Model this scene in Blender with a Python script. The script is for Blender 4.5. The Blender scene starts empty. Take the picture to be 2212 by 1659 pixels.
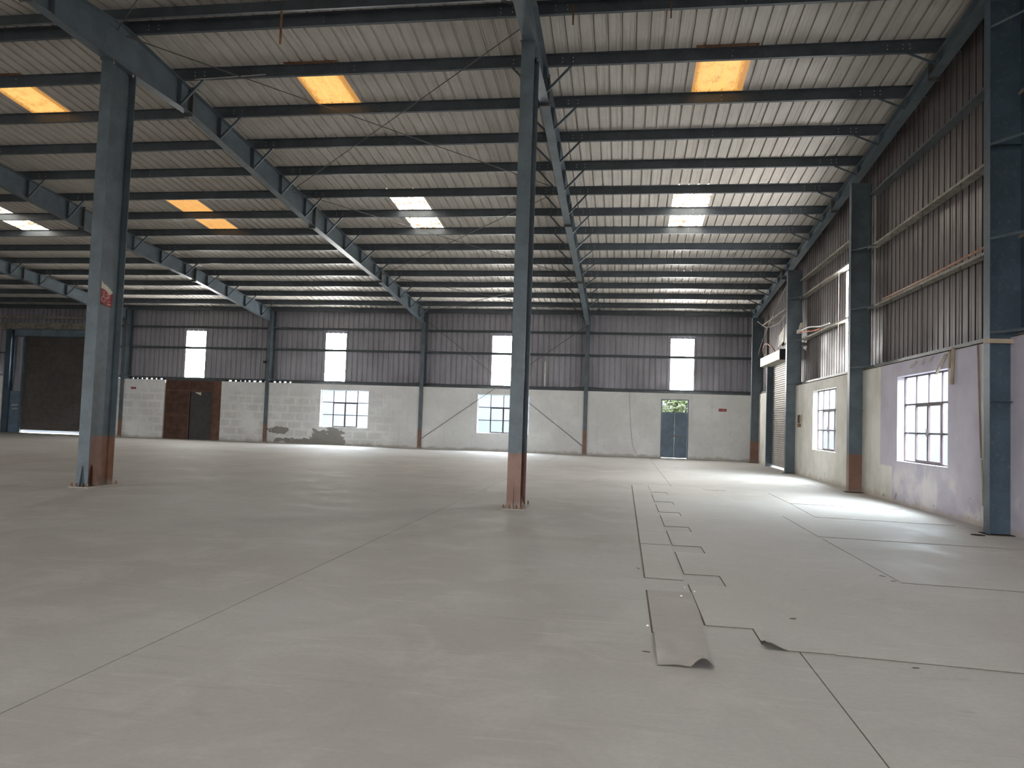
import bpy, bmesh, math, random
from mathutils import Vector, Matrix
random.seed(7)
SC = bpy.context.scene
COL = SC.collection

# ------------------------------------------------------------------ camera
FPX, YAW, PITCH, ROLL = 1618.78, -0.149303, 0.049397, 0.033233
cam_d = bpy.data.cameras.new('camera'); cam = bpy.data.objects.new('camera', cam_d); COL.objects.link(cam)
cam_d.sensor_width = 36.0; cam_d.sensor_fit = 'HORIZONTAL'; cam_d.lens = FPX * 36.0 / 2212.0
cam_d.clip_start = 0.05; cam_d.clip_end = 500
fwd = Vector((math.sin(YAW) * math.cos(PITCH), math.cos(YAW) * math.cos(PITCH), math.sin(PITCH)))
r0 = Vector((math.cos(YAW), -math.sin(YAW), 0)); u0 = r0.cross(fwd)
rt = r0 * math.cos(ROLL) + u0 * math.sin(ROLL); up = -r0 * math.sin(ROLL) + u0 * math.cos(ROLL)
M = Matrix((rt, up, -fwd)).transposed().to_4x4(); M.translation = (0, 0, 1.5)
cam.matrix_world = M
SC.camera = cam

# ------------------------------------------------------------------ world, light levels, exposure
SKY = 26.0            # overcast sky
PANEL_L = 31.0         # translucent wall sheets
SKYLIGHT_L = 0.74     # aged roof lights of the far slope
NEAR_FILL_L = 4.4        # roof lights added on the unseen near slope to light the foreground
w = bpy.data.worlds.new('overcast_sky'); SC.world = w; w.use_nodes = True
bg = w.node_tree.nodes['Background']; bg.inputs[0].default_value = (0.97, 0.985, 1.0, 1); bg.inputs[1].default_value = SKY
SC.view_settings.view_transform = 'Standard'; SC.view_settings.look = 'None'
SC.view_settings.exposure = 0.74; SC.view_settings.gamma = 1.0; SC.view_settings.use_curve_mapping = False
SC.cycles.max_bounces = 5; SC.cycles.diffuse_bounces = 3; SC.cycles.transparent_max_bounces = 8
SC.cycles.use_light_tree = False; SC.cycles.use_adaptive_sampling = True; SC.cycles.adaptive_threshold = 0.1
SC.cycles.sample_clamp_indirect = 8.0; SC.cycles.caustics_reflective = False; SC.cycles.caustics_refractive = False
SC.cycles.use_denoising = True

def portal(name, loc, rot, sx, sy):
    l = bpy.data.lights.new(name, 'AREA'); l.shape = 'RECTANGLE'; l.size = sx; l.size_y = sy
    l.cycles.is_portal = True
    o = bpy.data.objects.new(name, l); COL.objects.link(o); o.location = loc; o.rotation_euler = rot
    return o

# ------------------------------------------------------------------ key dimensions (metres; camera stands at x=0, y=0)
XC, BAY = -1.828, 8.152                 # frame line of the middle column, bay length
FX = {'C': XC, 'B': XC - BAY, 'A': XC - 2 * BAY, 'Z': XC - 3 * BAY, 'Y': XC - 4 * BAY}
YRIDGE = 13.09                          # ridge line
YR, ZR, SP, SL = 13.34, 8.99, 1.669, 0.095   # first purlin, its underside, spacing, slope
YBW = 36.18                             # plastered wall face at the back
YCL = 36.75                             # back cladding
XRW = 5.93                              # plastered wall face on the right
XCL = 6.22                              # right cladding
XLEFT, YFRONT = -43.0, -11.0
SILL = 3.06
def zr(y):                              # underside of the purlins = top of the rafters
    return ZR - SL * (y - YR) if y >= YRIDGE else ZR - SL * (2 * YRIDGE - y - YR)
PD = 0.22                               # purlin depth
def zroof(y): return zr(y) + PD

# ------------------------------------------------------------------ material helpers
def mat(name):
    m = bpy.data.materials.new(name); m.use_nodes = True
    nt = m.node_tree; nt.nodes.clear()
    out = nt.nodes.new('ShaderNodeOutputMaterial')
    return m, nt, out
class N:
    def __init__(s, nt): s.nt = nt
    def n(s, typ, **kw):
        nd = s.nt.nodes.new(typ)
        for k, v in kw.items():
            if k == 'inp':
                for i, val in v.items():
                    if hasattr(val, 'is_output'): s.nt.links.new(val, nd.inputs[i])
                    else: nd.inputs[i].default_value = val
            else: setattr(nd, k, v)
        return nd
    def pos(s): return s.n('ShaderNodeNewGeometry').outputs['Position']
    def obj(s): return s.n('ShaderNodeTexCoord').outputs['Object']
    def mapv(s, v, scale=(1, 1, 1), loc=(0, 0, 0), rot=(0, 0, 0)):
        return s.n('ShaderNodeMapping', inp={'Vector': v, 'Scale': scale, 'Location': loc, 'Rotation': rot}).outputs[0]
    def noise(s, v, scale, detail=4, rough=0.55, dist=0.0):
        return s.n('ShaderNodeTexNoise', inp={'Vector': v, 'Scale': scale, 'Detail': detail, 'Roughness': rough, 'Distortion': dist}).outputs[0]
    def ramp(s, v, stops):
        r = s.n('ShaderNodeValToRGB', inp={0: v}); e = r.color_ramp.elements
        while len(e) < len(stops): e.new(0.5)
        for el, (p, c) in zip(e, stops):
            el.position = p; el.color = c if len(c) == 4 else (*c, 1)
        return r.outputs[0]
    def mix(s, f, a, b, mode='MIX'):
        nd = s.n('ShaderNodeMix', data_type='RGBA', blend_type=mode, clamp_factor=True)
        for i, val in ((0, f), (6, a), (7, b)):
            if hasattr(val, 'is_output'): s.nt.links.new(val, nd.inputs[i])
            else: nd.inputs[i].default_value = val if i == 0 else (val if len(val) == 4 else (*val, 1))
        return nd.outputs[2]
    def math(s, op, a, b=0.0, c=0.0, clamp=False):
        return s.n('ShaderNodeMath', operation=op, use_clamp=clamp, inp={0: a, 1: b, 2: c}).outputs[0]
    def sep(s, v): return s.n('ShaderNodeSeparateXYZ', inp={0: v}).outputs
    def comb(s, x, y, z): return s.n('ShaderNodeCombineXYZ', inp={0: x, 1: y, 2: z}).outputs[0]
    def mapr(s, v, a, b, c=0.0, d=1.0, smooth=True):
        return s.n('ShaderNodeMapRange', interpolation_type='SMOOTHSTEP' if smooth else 'LINEAR',
                   inp={0: v, 1: a, 2: b, 3: c, 4: d}).outputs[0]
    def bump(s, h, strength, dist=0.02):
        return s.n('ShaderNodeBump', inp={'Height': h, 'Strength': strength, 'Distance': dist}).outputs[0]
    def bsdf(s, out, color, rough=0.6, metal=0.0, spec=0.3, normal=None):
        b = s.n('ShaderNodeBsdfPrincipled', inp={'Base Color': color if hasattr(color, 'is_output') else (*color, 1),
                'Roughness': rough, 'Metallic': metal, 'Specular IOR Level': spec})
        if normal is not None: s.nt.links.new(normal, b.inputs['Normal'])
        s.nt.links.new(b.outputs[0], out.inputs[0]); return b
G = lambda v: (v, v, v)

def m_plain(name, c, rough=0.6, metal=0.0, spec=0.3, var=0.18, sc=6.0):
    m, nt, out = mat(name); k = N(nt); p = k.pos()
    n1 = k.noise(p, sc, 5); n2 = k.noise(p, sc * 0.25, 3)
    f = k.math('ADD', k.math('MULTIPLY', n1, 0.5), k.math('MULTIPLY', n2, 0.5))
    col = k.mix(k.mapr(f, 0.3, 0.7), tuple(x * (1 - var) for x in c), tuple(min(1, x * (1 + var)) for x in c))
    k.bsdf(out, col, rough, metal, spec); return m

def m_floor(name, c1, c2, dust, streak_dir=0.0, seed=0.0):
    m, nt, out = mat(name); k = N(nt); p = k.mapv(k.pos(), loc=(seed, seed, 0))
    big = k.noise(p, 0.22, 2, 0.6); mid = k.noise(p, 1.3, 4, 0.62, 0.6); fine = k.noise(p, 26, 2, 0.7)
    col = k.mix(k.mapr(big, 0.36, 0.66), c1, c2)
    col = k.mix(k.math('MULTIPLY', k.mapr(mid, 0.42, 0.70), 0.6), col, dust)
    # drag streaks across the slab
    sp = k.mapv(p, scale=(0.5, 5.0, 1), rot=(0, 0, streak_dir))
    st = k.noise(sp, 2.6, 3, 0.6, 0.4)
    col = k.mix(k.math('MULTIPLY', k.mapr(st, 0.58, 0.74), 0.18), col, tuple(min(1, x * 1.28) for x in dust))
    col = k.mix(k.math('MULTIPLY', k.mapr(st, 0.42, 0.26), 0.2), col, tuple(x * 0.62 for x in c1))
    # footprints and scuffs
    v = k.n('ShaderNodeTexVoronoi', feature='F1', inp={'Vector': k.mapv(p, scale=(1.6, 3.2, 1), rot=(0, 0, 0.5)), 'Scale': 1.3, 'Randomness': 1.0}).outputs[0]
    vm = k.math('MULTIPLY', k.mapr(v, 0.16, 0.06), k.mapr(k.noise(p, 0.9, 2), 0.48, 0.62))
    col = k.mix(k.math('MULTIPLY', vm, 0.35), col, tuple(x * 0.66 for x in c2))
    # chalky scratches
    sc = k.noise(k.mapv(p, scale=(1.2, 9.0, 1), rot=(0, 0, 0.35)), 5.0, 3, 0.7, 0.8)
    scm = k.math('MULTIPLY', k.mapr(sc, 0.70, 0.78), k.mapr(k.noise(p, 0.55, 2), 0.52, 0.66))
    col = k.mix(k.math('MULTIPLY', scm, 0.6), col, (0.66, 0.65, 0.62))
    col = k.mix(k.math('MULTIPLY', k.mapr(fine, 0.3, 0.7), 0.16), col, tuple(x * 0.7 for x in c1))
    rough = k.mapr(mid, 0.3, 0.7, 0.62, 0.82)
    h = k.math('ADD', k.math('MULTIPLY', fine, 0.35), mid)
    k.bsdf(out, col, rough, 0.0, 0.25, k.bump(h, 0.16, 0.012)); return m

def m_wall_back():
    m, nt, out = mat('whitewashed_plaster'); k = N(nt); p = k.pos(); x, y, z = k.sep(p)
    base = k.mix(k.mapr(k.noise(p, 0.7, 5, 0.6), 0.35, 0.68), (0.69, 0.69, 0.68), (0.80, 0.80, 0.79))
    base = k.mix(k.math('MULTIPLY', k.mapr(k.noise(p, 5.0, 5), 0.5, 0.8), 0.3), base, (0.47, 0.46, 0.43))
    # faded block courses showing through the wash in the left bays
    br = k.n('ShaderNodeTexBrick', offset=0.5, inp={'Vector': k.mapv(k.comb(x, z, 0.0), loc=(0.2, 0.08, 0)),
             'Scale': 1.0, 'Mortar Size': 0.09, 'Mortar Smooth': 0.9, 'Bias': 0.0, 'Brick Width': 0.78, 'Row Height': 0.405,
             'Color1': (1, 1, 1, 1), 'Color2': (0.7, 0.7, 0.7, 1), 'Mortar': (0, 0, 0, 1)}).outputs[0]
    reg = k.math('MULTIPLY', k.mapr(x, -10.6, -12.2), k.mapr(k.noise(p, 0.8, 3), 0.38, 0.56))
    reg = k.math('MULTIPLY', reg, k.mapr(z, 2.75, 2.35))
    base = k.mix(k.math('MULTIPLY', k.math('MULTIPLY', br, reg), 0.40), base, (0.42, 0.41, 0.385))
    # plaster fallen off low down, grey render underneath
    nz = k.noise(k.mapv(p, scale=(1, 1, 1.3)), 2.3, 6, 0.62, 0.5)
    def blob(cx, cz, rx, rz):
        dx = k.math('DIVIDE', k.math('SUBTRACT', x, cx), rx); dz = k.math('DIVIDE', k.math('SUBTRACT', z, cz), rz)
        return k.math('SUBTRACT', 1.0, k.math('SQRT', k.math('ADD', k.math('MULTIPLY', dx, dx), k.math('MULTIPLY', dz, dz))))
    b = k.math('MAXIMUM', blob(-14.7, 0.25, 1.25, 0.75), blob(-17.45, 0.62, 0.75, 0.22))
    b = k.math('MAXIMUM', b, blob(-15.9, 0.12, 1.9, 0.2))
    pk = k.mapr(k.math('ADD', b, k.math('MULTIPLY', k.math('SUBTRACT', nz, 0.5), 2.2)), 0.16, 0.22)
    grey = k.mix(nz, (0.20, 0.19, 0.175), (0.34, 0.325, 0.30))
    base = k.mix(pk, base, grey)
    # rising damp and rust at the foot
    foot = k.mapr(k.math('ADD', z, k.math('MULTIPLY', k.noise(p, 3.0, 4), 0.35)), 0.34, 0.2)
    base = k.mix(k.math('MULTIPLY', foot, 0.6), base, (0.34, 0.30, 0.25))
    drip = k.noise(k.mapv(p, scale=(6, 1, 0.25)), 1.0, 4, 0.6)
    base = k.mix(k.math('MULTIPLY', k.mapr(drip, 0.55, 0.75), 0.22), base, (0.45, 0.42, 0.37))
    # small chips
    chip = k.noise(p, 9.0, 3, 0.6); cm = k.math('MULTIPLY', k.mapr(chip, 0.735, 0.755), k.mapr(k.noise(p, 0.9, 2), 0.48, 0.56))
    base = k.mix(cm, base, (0.09, 0.085, 0.075))
    k.bsdf(out, base, 0.85, 0, 0.15, k.bump(k.math('SUBTRACT', k.noise(p, 8, 5), pk), 0.25, 0.02)); return m

def m_wall_right():
    m, nt, out = mat('cream_and_lilac_plaster'); k = N(nt); p = k.pos(); x, y, z = k.sep(p)
    nz = k.noise(p, 1.1, 6, 0.6)
    cream = k.mix(k.mapr(nz, 0.35, 0.65), (0.61, 0.59, 0.535), (0.73, 0.715, 0.665))
    lilac = k.mix(k.mapr(nz, 0.35, 0.65), (0.475, 0.443, 0.525), (0.55, 0.518, 0.595))
    wob = k.math('MULTIPLY', k.math('SUBTRACT', k.noise(p, 5.0, 3), 0.5), 0.05)
    lil = k.mapr(k.math('ADD', y, wob), 18.62, 18.58)
    lower = k.math('MULTIPLY', k.mapr(k.math('ADD', y, wob), 17.80, 17.84), k.mapr(k.math('ADD', z, wob), 0.80, 0.76))
    lil = k.math('MULTIPLY', lil, k.math('SUBTRACT', 1.0, lower))
    # bare strip beside the column where a partition used to stand
    strip = k.math('MULTIPLY', k.mapr(k.math('ADD', y, wob), 13.62, 13.58), k.mapr(k.math('ADD', y, wob), 13.28, 13.32))
    lil = k.math('MULTIPLY', lil, k.math('SUBTRACT', 1.0, k.math('MULTIPLY', strip, 0.75)))
    pale = k.math('MULTIPLY', k.mapr(k.noise(p, 0.9, 4), 0.5, 0.66), k.mapr(z, 1.1, 0.5))
    col = k.mix(lil, cream, k.mix(pale, lilac, (0.70, 0.665, 0.68)))
    # thin vertical crack line under the window
    ln = k.math('MULTIPLY', k.mapr(k.math('ABSOLUTE', k.math('ADD', k.math('SUBTRACT', y, 15.98), k.math('MULTIPLY', wob, 0.6))), 0.025, 0.012), k.mapr(z, 0.93, 0.88))
    col = k.mix(k.math('MULTIPLY', ln, 0.7), col, (0.72, 0.68, 0.6))
    foot = k.mapr(k.math('ADD', z, k.math('MULTIPLY', k.noise(p, 3.5, 4), 0.4)), 0.36, 0.22)
    col = k.mix(k.math('MULTIPLY', foot, 0.55), col, (0.42, 0.35, 0.28))
    drip = k.noise(k.mapv(p, scale=(1, 5, 0.25)), 1.0, 4, 0.6)
    col = k.mix(k.math('MULTIPLY', k.mapr(drip, 0.52, 0.72), 0.28), col, (0.46, 0.41, 0.34))
    chip = k.noise(p, 6.0, 4, 0.65)
    low = k.math('MAXIMUM', k.mapr(z, 0.75, 0.25), k.math('MULTIPLY', k.mapr(k.math('ABSOLUTE', k.math('SUBTRACT', y, 18.66)), 0.12, 0.04), 0.9))
    cm = k.math('MULTIPLY', k.mapr(chip, 0.68, 0.71), low)
    col = k.mix(cm, col, (0.16, 0.14, 0.12))
    k.bsdf(out, col, 0.8, 0, 0.2, k.bump(k.noise(p, 9, 5), 0.22, 0.015)); return m

def m_sheet(name, c, dirt, axis='z', rough=0.5, metal=0.25, lo=0.0, mott=0.5):
    m, nt, out = mat(name); k = N(nt); p = k.pos()
    sc = {'z': (7, 7, 0.35), 'y': (7, 0.35, 7)}[axis]
    st = k.noise(k.mapv(p, scale=sc), 1.0, 5, 0.6); n2 = k.noise(p, 0.8, 5, 0.6); n3 = k.noise(p, 14, 3)
    col = k.mix(k.math('MULTIPLY', k.mapr(st, 0.42, 0.74), mott), c, dirt)
    col = k.mix(k.math('MULTIPLY', k.mapr(n2, 0.45, 0.72), 0.45), col, tuple(x * 0.75 for x in c))
    col = k.mix(k.math('MULTIPLY', k.mapr(n3, 0.4, 0.8), 0.2), col, dirt)
    if lo:
        z = k.sep(p)[2]
        f = k.mapr(k.math('ADD', z, k.math('MULTIPLY', k.math('SUBTRACT', st, 0.5), 1.6)), 3.9, 3.2)
        col = k.mix(k.math('MULTIPLY', f, lo), col, tuple(x * 0.45 for x in dirt))
    k.bsdf(out, col, k.mapr(n2, 0.3, 0.7, rough - 0.1, rough + 0.12), metal, 0.4); return m

def m_steel(name, c, orange_h=0.0, rough=0.45):
    m, nt, out = mat(name); k = N(nt); p = k.pos()
    n1 = k.noise(p, 2.2, 5, 0.6); n2 = k.noise(p, 16, 4, 0.65)
    col = k.mix(k.mapr(n1, 0.35, 0.68), tuple(x * 0.82 for x in c), tuple(x * 1.14 for x in c))
    col = k.mix(k.math('MULTIPLY', k.mapr(n2, 0.52, 0.78), 0.35), col, (0.20, 0.19, 0.17))
    if orange_h:
        z = k.sep(k.obj())[2]
        f = k.mapr(k.math('ADD', z, k.math('MULTIPLY', k.math('SUBTRACT', n2, 0.5), 0.04)), orange_h + 0.012, orange_h - 0.012)
        oc = k.mix(k.mapr(n1, 0.35, 0.65), (0.160, 0.080, 0.052), (0.215, 0.116, 0.082))
        oc = k.mix(k.math('MULTIPLY', k.mapr(n2, 0.5, 0.75), 0.4), oc, (0.16, 0.09, 0.06))
        col = k.mix(f, col, oc)
        d = k.mapr(k.math('ADD', z, k.math('MULTIPLY', n1, 0.15)), 0.22, 0.08)
        col = k.mix(k.math('MULTIPLY', d, 0.6), col, (0.25, 0.22, 0.19))
    k.bsdf(out, col, rough, 0.0, 0.4, k.bump(n2, 0.12, 0.004)); return m

def m_emit(name, c, strength, dirt=None, dirt_amt=0.0, edge=None, th=(0.46, 0.72)):
    """translucent sheet lit by the sky behind it; dirt lies on the sheet"""
    m, nt, out = mat(name); k = N(nt); p = k.pos()
    n1 = k.noise(p, 3.0, 5, 0.65); n2 = k.noise(k.mapv(p, scale=(3.5, 3.5, 1.0)), 5.0, 4, 0.7)
    col = (*c, 1)
    if dirt is not None:
        f = k.mapr(k.math('ADD', k.math('MULTIPLY', n1, 0.6), k.math('MULTIPLY', n2, 0.4)), th[0], th[1])
        if edge is not None:
            o = k.obj(); ox, oy, oz = k.sep(o)
            ex = k.math('MINIMUM', ox, k.math('SUBTRACT', edge[0], ox)); ey = k.math('MINIMUM', k.math('SUBTRACT', oy, 0.0), k.math('SUBTRACT', edge[1], oy))
            e = k.mapr(k.math('ADD', k.math('MINIMUM', ex, ey), k.math('MULTIPLY', k.math('SUBTRACT', n2, 0.5), 0.30)), 0.20, 0.06)
            f = k.math('MAXIMUM', f, e)
        col = k.mix(k.math('MULTIPLY', f, dirt_amt), col, dirt)
    e = k.n('ShaderNodeEmission', inp={0: col, 1: strength})
    d = k.n('ShaderNodeBsdfPrincipled', inp={'Base Color': (0.12, 0.12, 0.11, 1), 'Roughness': 0.6})
    a = k.n('ShaderNodeAddShader', inp={0: e.outputs[0], 1: d.outputs[0]})
    nt.links.new(a.outputs[0], out.inputs[0]); return m

def m_glass(name, axis, tint, frost):
    """ribbed, dusty window glass"""
    m, nt, out = mat(name); k = N(nt); p = k.pos()
    wv = k.n('ShaderNodeTexWave', wave_type='BANDS', bands_direction=axis, inp={'Vector': p, 'Scale': 14.0, 'Distortion': 0.3, 'Detail': 1.0}).outputs[1]
    n1 = k.noise(p, 4.0, 4, 0.6)
    f = k.math('ADD', k.math('MULTIPLY', wv, frost * 0.7), k.math('MULTIPLY', n1, frost * 0.8))
    t = k.n('ShaderNodeBsdfTransparent', inp={0: (*tint, 1)})
    tr = k.n('ShaderNodeBsdfTranslucent', inp={0: (0.62, 0.68, 0.74, 1)})
    gl = k.n('ShaderNodeBsdfGlossy', inp={0: (0.9, 0.95, 1, 1), 1: 0.25})
    a = k.n('ShaderNodeMixShader', inp={0: f, 1: t.outputs[0], 2: tr.outputs[0]})
    b = k.n('ShaderNodeMixShader', inp={0: 0.05, 1: a.outputs[0], 2: gl.outputs[0]})
    nt.links.new(b.outputs[0], out.inputs[0]); return m

BLUE = (0.092, 0.119, 0.138)
MT = {
 'floor': m_floor('dusty_concrete', (0.40, 0.373, 0.340), (0.468, 0.452, 0.430), (0.545, 0.525, 0.498)),
 'mat': m_floor('dusty_floor_sheet', (0.435, 0.40, 0.36), (0.485, 0.465, 0.437), (0.55, 0.53, 0.50), 0.25, 5.0),
 'mat2': m_floor('dusty_brown_floor_sheet', (0.395, 0.365, 0.328), (0.44, 0.415, 0.382), (0.50, 0.475, 0.44), 0.1, 9.0),
 'edge': m_plain('dark_sheet_edge', (0.10, 0.083, 0.066), 0.8),  # dark tone put in for the shadow line under the sheet edges
 'joint': m_plain('joint_filler', (0.045, 0.036, 0.028), 0.95, 0, 0.05),
 'wallb': m_wall_back(), 'wallr': m_wall_right(),
 'wallf': m_plain('plain_plaster', (0.55, 0.54, 0.51), 0.85),
 'clad': m_sheet('galvanised_cladding', (0.355, 0.348, 0.380), (0.20, 0.192, 0.21)),
 'cladr': m_sheet('stained_cladding', (0.165, 0.143, 0.138), (0.078, 0.062, 0.059), lo=0.6, metal=0.35, rough=0.42, mott=0.75),
 'roof': m_sheet('roof_sheeting', (0.56, 0.53, 0.485), (0.37, 0.34, 0.30), 'y', 0.6, 0.05),
 'steel': m_steel('blue_grey_paint', BLUE),
 'steel_o': m_steel('blue_grey_paint_orange_foot', BLUE, 0.95),
 'steel_o2': m_steel('blue_grey_paint_tall_orange_foot', BLUE, 1.2),
 'steel_b': m_steel('blue_paint', (0.046, 0.072, 0.098)),
 'purlin': m_steel('blue_grey_paint_unlit', (0.068, 0.080, 0.094)),  # same blue-grey paint, colour darkened because the purlins are unlit
 'girt': m_steel('girt_paint', (0.065, 0.078, 0.085)),
 'girtr': m_plain('dusty_girt', (0.26, 0.235, 0.20), 0.6, 0, 0.3, 0.35, 9),
 'bolt': m_plain('bolt_steel', (0.50, 0.48, 0.44), 0.4, 0.6),
 'rod': m_plain('brace_rod_steel', (0.10, 0.095, 0.09), 0.55),
 'rust': m_plain('rust', (0.21, 0.115, 0.07), 0.85, 0, 0.2, 0.4, 12),
 'brown': m_plain('brown_red_oxide', (0.088, 0.046, 0.034), 0.65, 0, 0.25, 0.3, 3),
 'brown2': m_plain('brown_red_oxide_light', (0.135, 0.074, 0.050), 0.65, 0, 0.25, 0.3, 3),
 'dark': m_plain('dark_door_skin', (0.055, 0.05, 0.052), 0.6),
 'shut': m_plain('grey_brown_shutter', (0.30, 0.275, 0.25), 0.5, 0.3, 0.35, 0.2, 4),
 'shutd': m_plain('dark_brown_shutter', (0.105, 0.092, 0.086), 0.5, 0.2, 0.35, 0.2, 4),
 'hood': m_plain('dirty_white_hood', (0.56, 0.53, 0.46), 0.5, 0.1, 0.3, 0.25, 5),
 'hoodb': m_steel('blue_hood', (0.14, 0.19, 0.24)),
 'doorb': m_steel('door_blue_paint', (0.115, 0.165, 0.225)),
 'winfr': m_plain('window_bar', (0.085, 0.062, 0.065), 0.6),
 'winw': m_plain('white_window_frame', (0.66, 0.65, 0.66), 0.6),
 'glassb': m_glass('ribbed_glass_back', 'X', (0.80, 0.90, 0.98), 0.055),
 'glassr': m_glass('ribbed_glass_right', 'Z', (0.80, 0.91, 0.97), 0.055),
 'panel': m_emit('translucent_sheet', (1.0, 0.985, 0.96), PANEL_L),
 'panel2': m_emit('translucent_sheet_dusty', (1.0, 0.98, 0.945), PANEL_L * 0.75),
 'amber': m_emit('amber_rooflight', (1.0, 0.52, 0.15), SKYLIGHT_L, (0.36, 0.15, 0.022), 0.85, (1.088, 1.70)),
 'amber2': m_emit('dark_amber_rooflight', (1.0, 0.50, 0.14), SKYLIGHT_L * 0.75, (0.5, 0.2, 0.03), 0.6),
 'cream': m_emit('cream_rooflight', (1.0, 0.95, 0.82), SKYLIGHT_L * 10.5, (0.060, 0.026, 0.006), 0.98, None, (0.485, 0.535)),
 'clear': m_emit('added_rooflight', (1.0, 0.985, 0.955), NEAR_FILL_L),
 'red': m_plain('red_print', (0.27, 0.030, 0.036), 0.5), 'redd': m_plain('dark_red_print', (0.20, 0.022, 0.03), 0.5),
 'pink': m_plain('faded_print', (0.55, 0.33, 0.29), 0.6), 'paper': m_plain('old_paper', (0.60, 0.55, 0.45), 0.8),
 'white': m_plain('white_plastic', (0.72, 0.72, 0.70), 0.4), 'cable': m_plain('grey_cable', (0.42, 0.41, 0.39), 0.6),
 'orange': m_plain('orange_conduit', (0.62, 0.20, 0.09), 0.5), 'black': m_plain('black_plastic', (0.02, 0.02, 0.022), 0.5),
 'fade': m_plain('faded_orange', (0.42, 0.25, 0.17), 0.6), 'pipe': m_plain('tan_pipe', (0.36, 0.29, 0.21), 0.6), 'mesh': m_plain('transom_mesh', (0.16, 0.15, 0.13), 0.6),
 'wood': m_plain('raw_timber', (0.40, 0.35, 0.29), 0.8),
 'yard': m_plain('yard_concrete', (0.16, 0.155, 0.145), 0.9, 0, 0.1, 0.2, 0.8),
 'ywall': m_plain('dark_backdrop_wall', (0.055, 0.063, 0.071), 0.9, 0, 0.1, 0.10, 0.6),  # dark tone keeps the window panes from blowing out
 'leaf': m_plain('leaf_green', (0.055, 0.125, 0.03), 0.6, 0, 0.3, 0.5, 3), 'leaf2': m_plain('leaf_pale_green', (0.075, 0.105, 0.05), 0.6, 0, 0.3, 0.4, 3),
 'chip': m_plain('white_chip', (0.75, 0.73, 0.68), 0.8), 'splint': m_plain('dark_splinter', (0.06, 0.045, 0.035), 0.8),
}

# ------------------------------------------------------------------ geometry helpers
class MB:
    def __init__(s): s.v = []; s.f = []; s.m = []
    def quad(s, a, b, c, d, mi=0):
        i = len(s.v); s.v += [tuple(a), tuple(b), tuple(c), tuple(d)]; s.f.append((i, i + 1, i + 2, i + 3)); s.m.append(mi)
    def box(s, x0, x1, y0, y1, z0, z1, mi=0):
        i = len(s.v)
        s.v += [(x0, y0, z0), (x1, y0, z0), (x1, y1, z0), (x0, y1, z0), (x0, y0, z1), (x1, y0, z1), (x1, y1, z1), (x0, y1, z1)]
        for f in ((3, 2, 1, 0), (4, 5, 6, 7), (0, 1, 5, 4), (1, 2, 6, 5), (2, 3, 7, 6), (3, 0, 4, 7)):
            s.f.append(tuple(i + q for q in f)); s.m.append(mi)
        return s
    def hexa(s, P, mi=0):            # eight corners: bottom ring then top ring
        i = len(s.v); s.v += [tuple(q) for q in P]
        for f in ((3, 2, 1, 0), (4, 5, 6, 7), (0, 1, 5, 4), (1, 2, 6, 5), (2, 3, 7, 6), (3, 0, 4, 7)):
            s.f.append(tuple(i + q for q in f)); s.m.append(mi)
        return s
    def prism(s, poly, fn, a, b, mi=0, mi_side=None):   # poly in 2D extruded from a to b; fn(u, v, t) -> xyz
        n = len(poly); i = len(s.v); ms = mi if mi_side is None else mi_side
        s.v += [tuple(fn(u, v, a)) for u, v in poly] + [tuple(fn(u, v, b)) for u, v in poly]
        s.f.append(tuple(i + q for q in reversed(range(n)))); s.m.append(mi)
        s.f.append(tuple(i + n + q for q in range(n))); s.m.append(mi)
        for q in range(n):
            r = (q + 1) % n; s.f.append((i + q, i + r, i + n + r, i + n + q)); s.m.append(ms)
        return s
    def tube(s, pts, r, seg=8, mi=0):
        pts = [Vector(q) for q in pts]; n = len(pts); i = len(s.v)
        t0 = (pts[1] - pts[0]).normalized(); ref = Vector((0, 0, 1)) if abs(t0.z) < 0.9 else Vector((1, 0, 0))
        nrm = t0.cross(ref).normalized()
        for j in range(n):
            t = ((pts[min(j + 1, n - 1)] - pts[max(j - 1, 0)])).normalized()
            nrm = (nrm - t * nrm.dot(t)).normalized(); b = t.cross(nrm)
            for q in range(seg):
                a = 2 * math.pi * q / seg
                s.v.append(tuple(pts[j] + (nrm * math.cos(a) + b * math.sin(a)) * r))
        for j in range(n - 1):
            for q in range(seg):
                r2 = (q + 1) % seg
                s.f.append((i + j * seg + q, i + j * seg + r2, i + (j + 1) * seg + r2, i + (j + 1) * seg + q)); s.m.append(mi)
        s.f.append(tuple(i + q for q in reversed(range(seg)))); s.m.append(mi)
        s.f.append(tuple(i + (n - 1) * seg + q for q in range(seg))); s.m.append(mi)
        return s
    def mesh(s, name, mats, org=(0, 0, 0), smooth=False):
        me = bpy.data.meshes.new(name); o = Vector(org)
        me.from_pydata([tuple(Vector(q) - o) for q in s.v], [], s.f); me.update()
        mats = mats if isinstance(mats, (list, tuple)) else [mats]
        for q in mats: me.materials.append(MT[q] if isinstance(q, str) else q)
        if len(mats) > 1: me.polygons.foreach_set('material_index', s.m)
        if smooth: me.polygons.foreach_set('use_smooth', [True] * len(me.polygons))
        bm = bmesh.new(); bm.from_mesh(me); bmesh.ops.recalc_face_normals(bm, faces=bm.faces); bm.to_mesh(me); bm.free()
        return me
    def build(s, name, mats, parent=None, org=None, smooth=False):
        """one object; vertices are given in world space, the object's origin is its parent's origin (or org)"""
        if org is None: org = world_org(parent) if parent else (0, 0, 0)
        return put(name, s.mesh(name, mats, org, smooth), org, parent)
def world_org(o):
    v = Vector((0, 0, 0))
    while o is not None: v += o.location; o = o.parent
    return v
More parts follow.
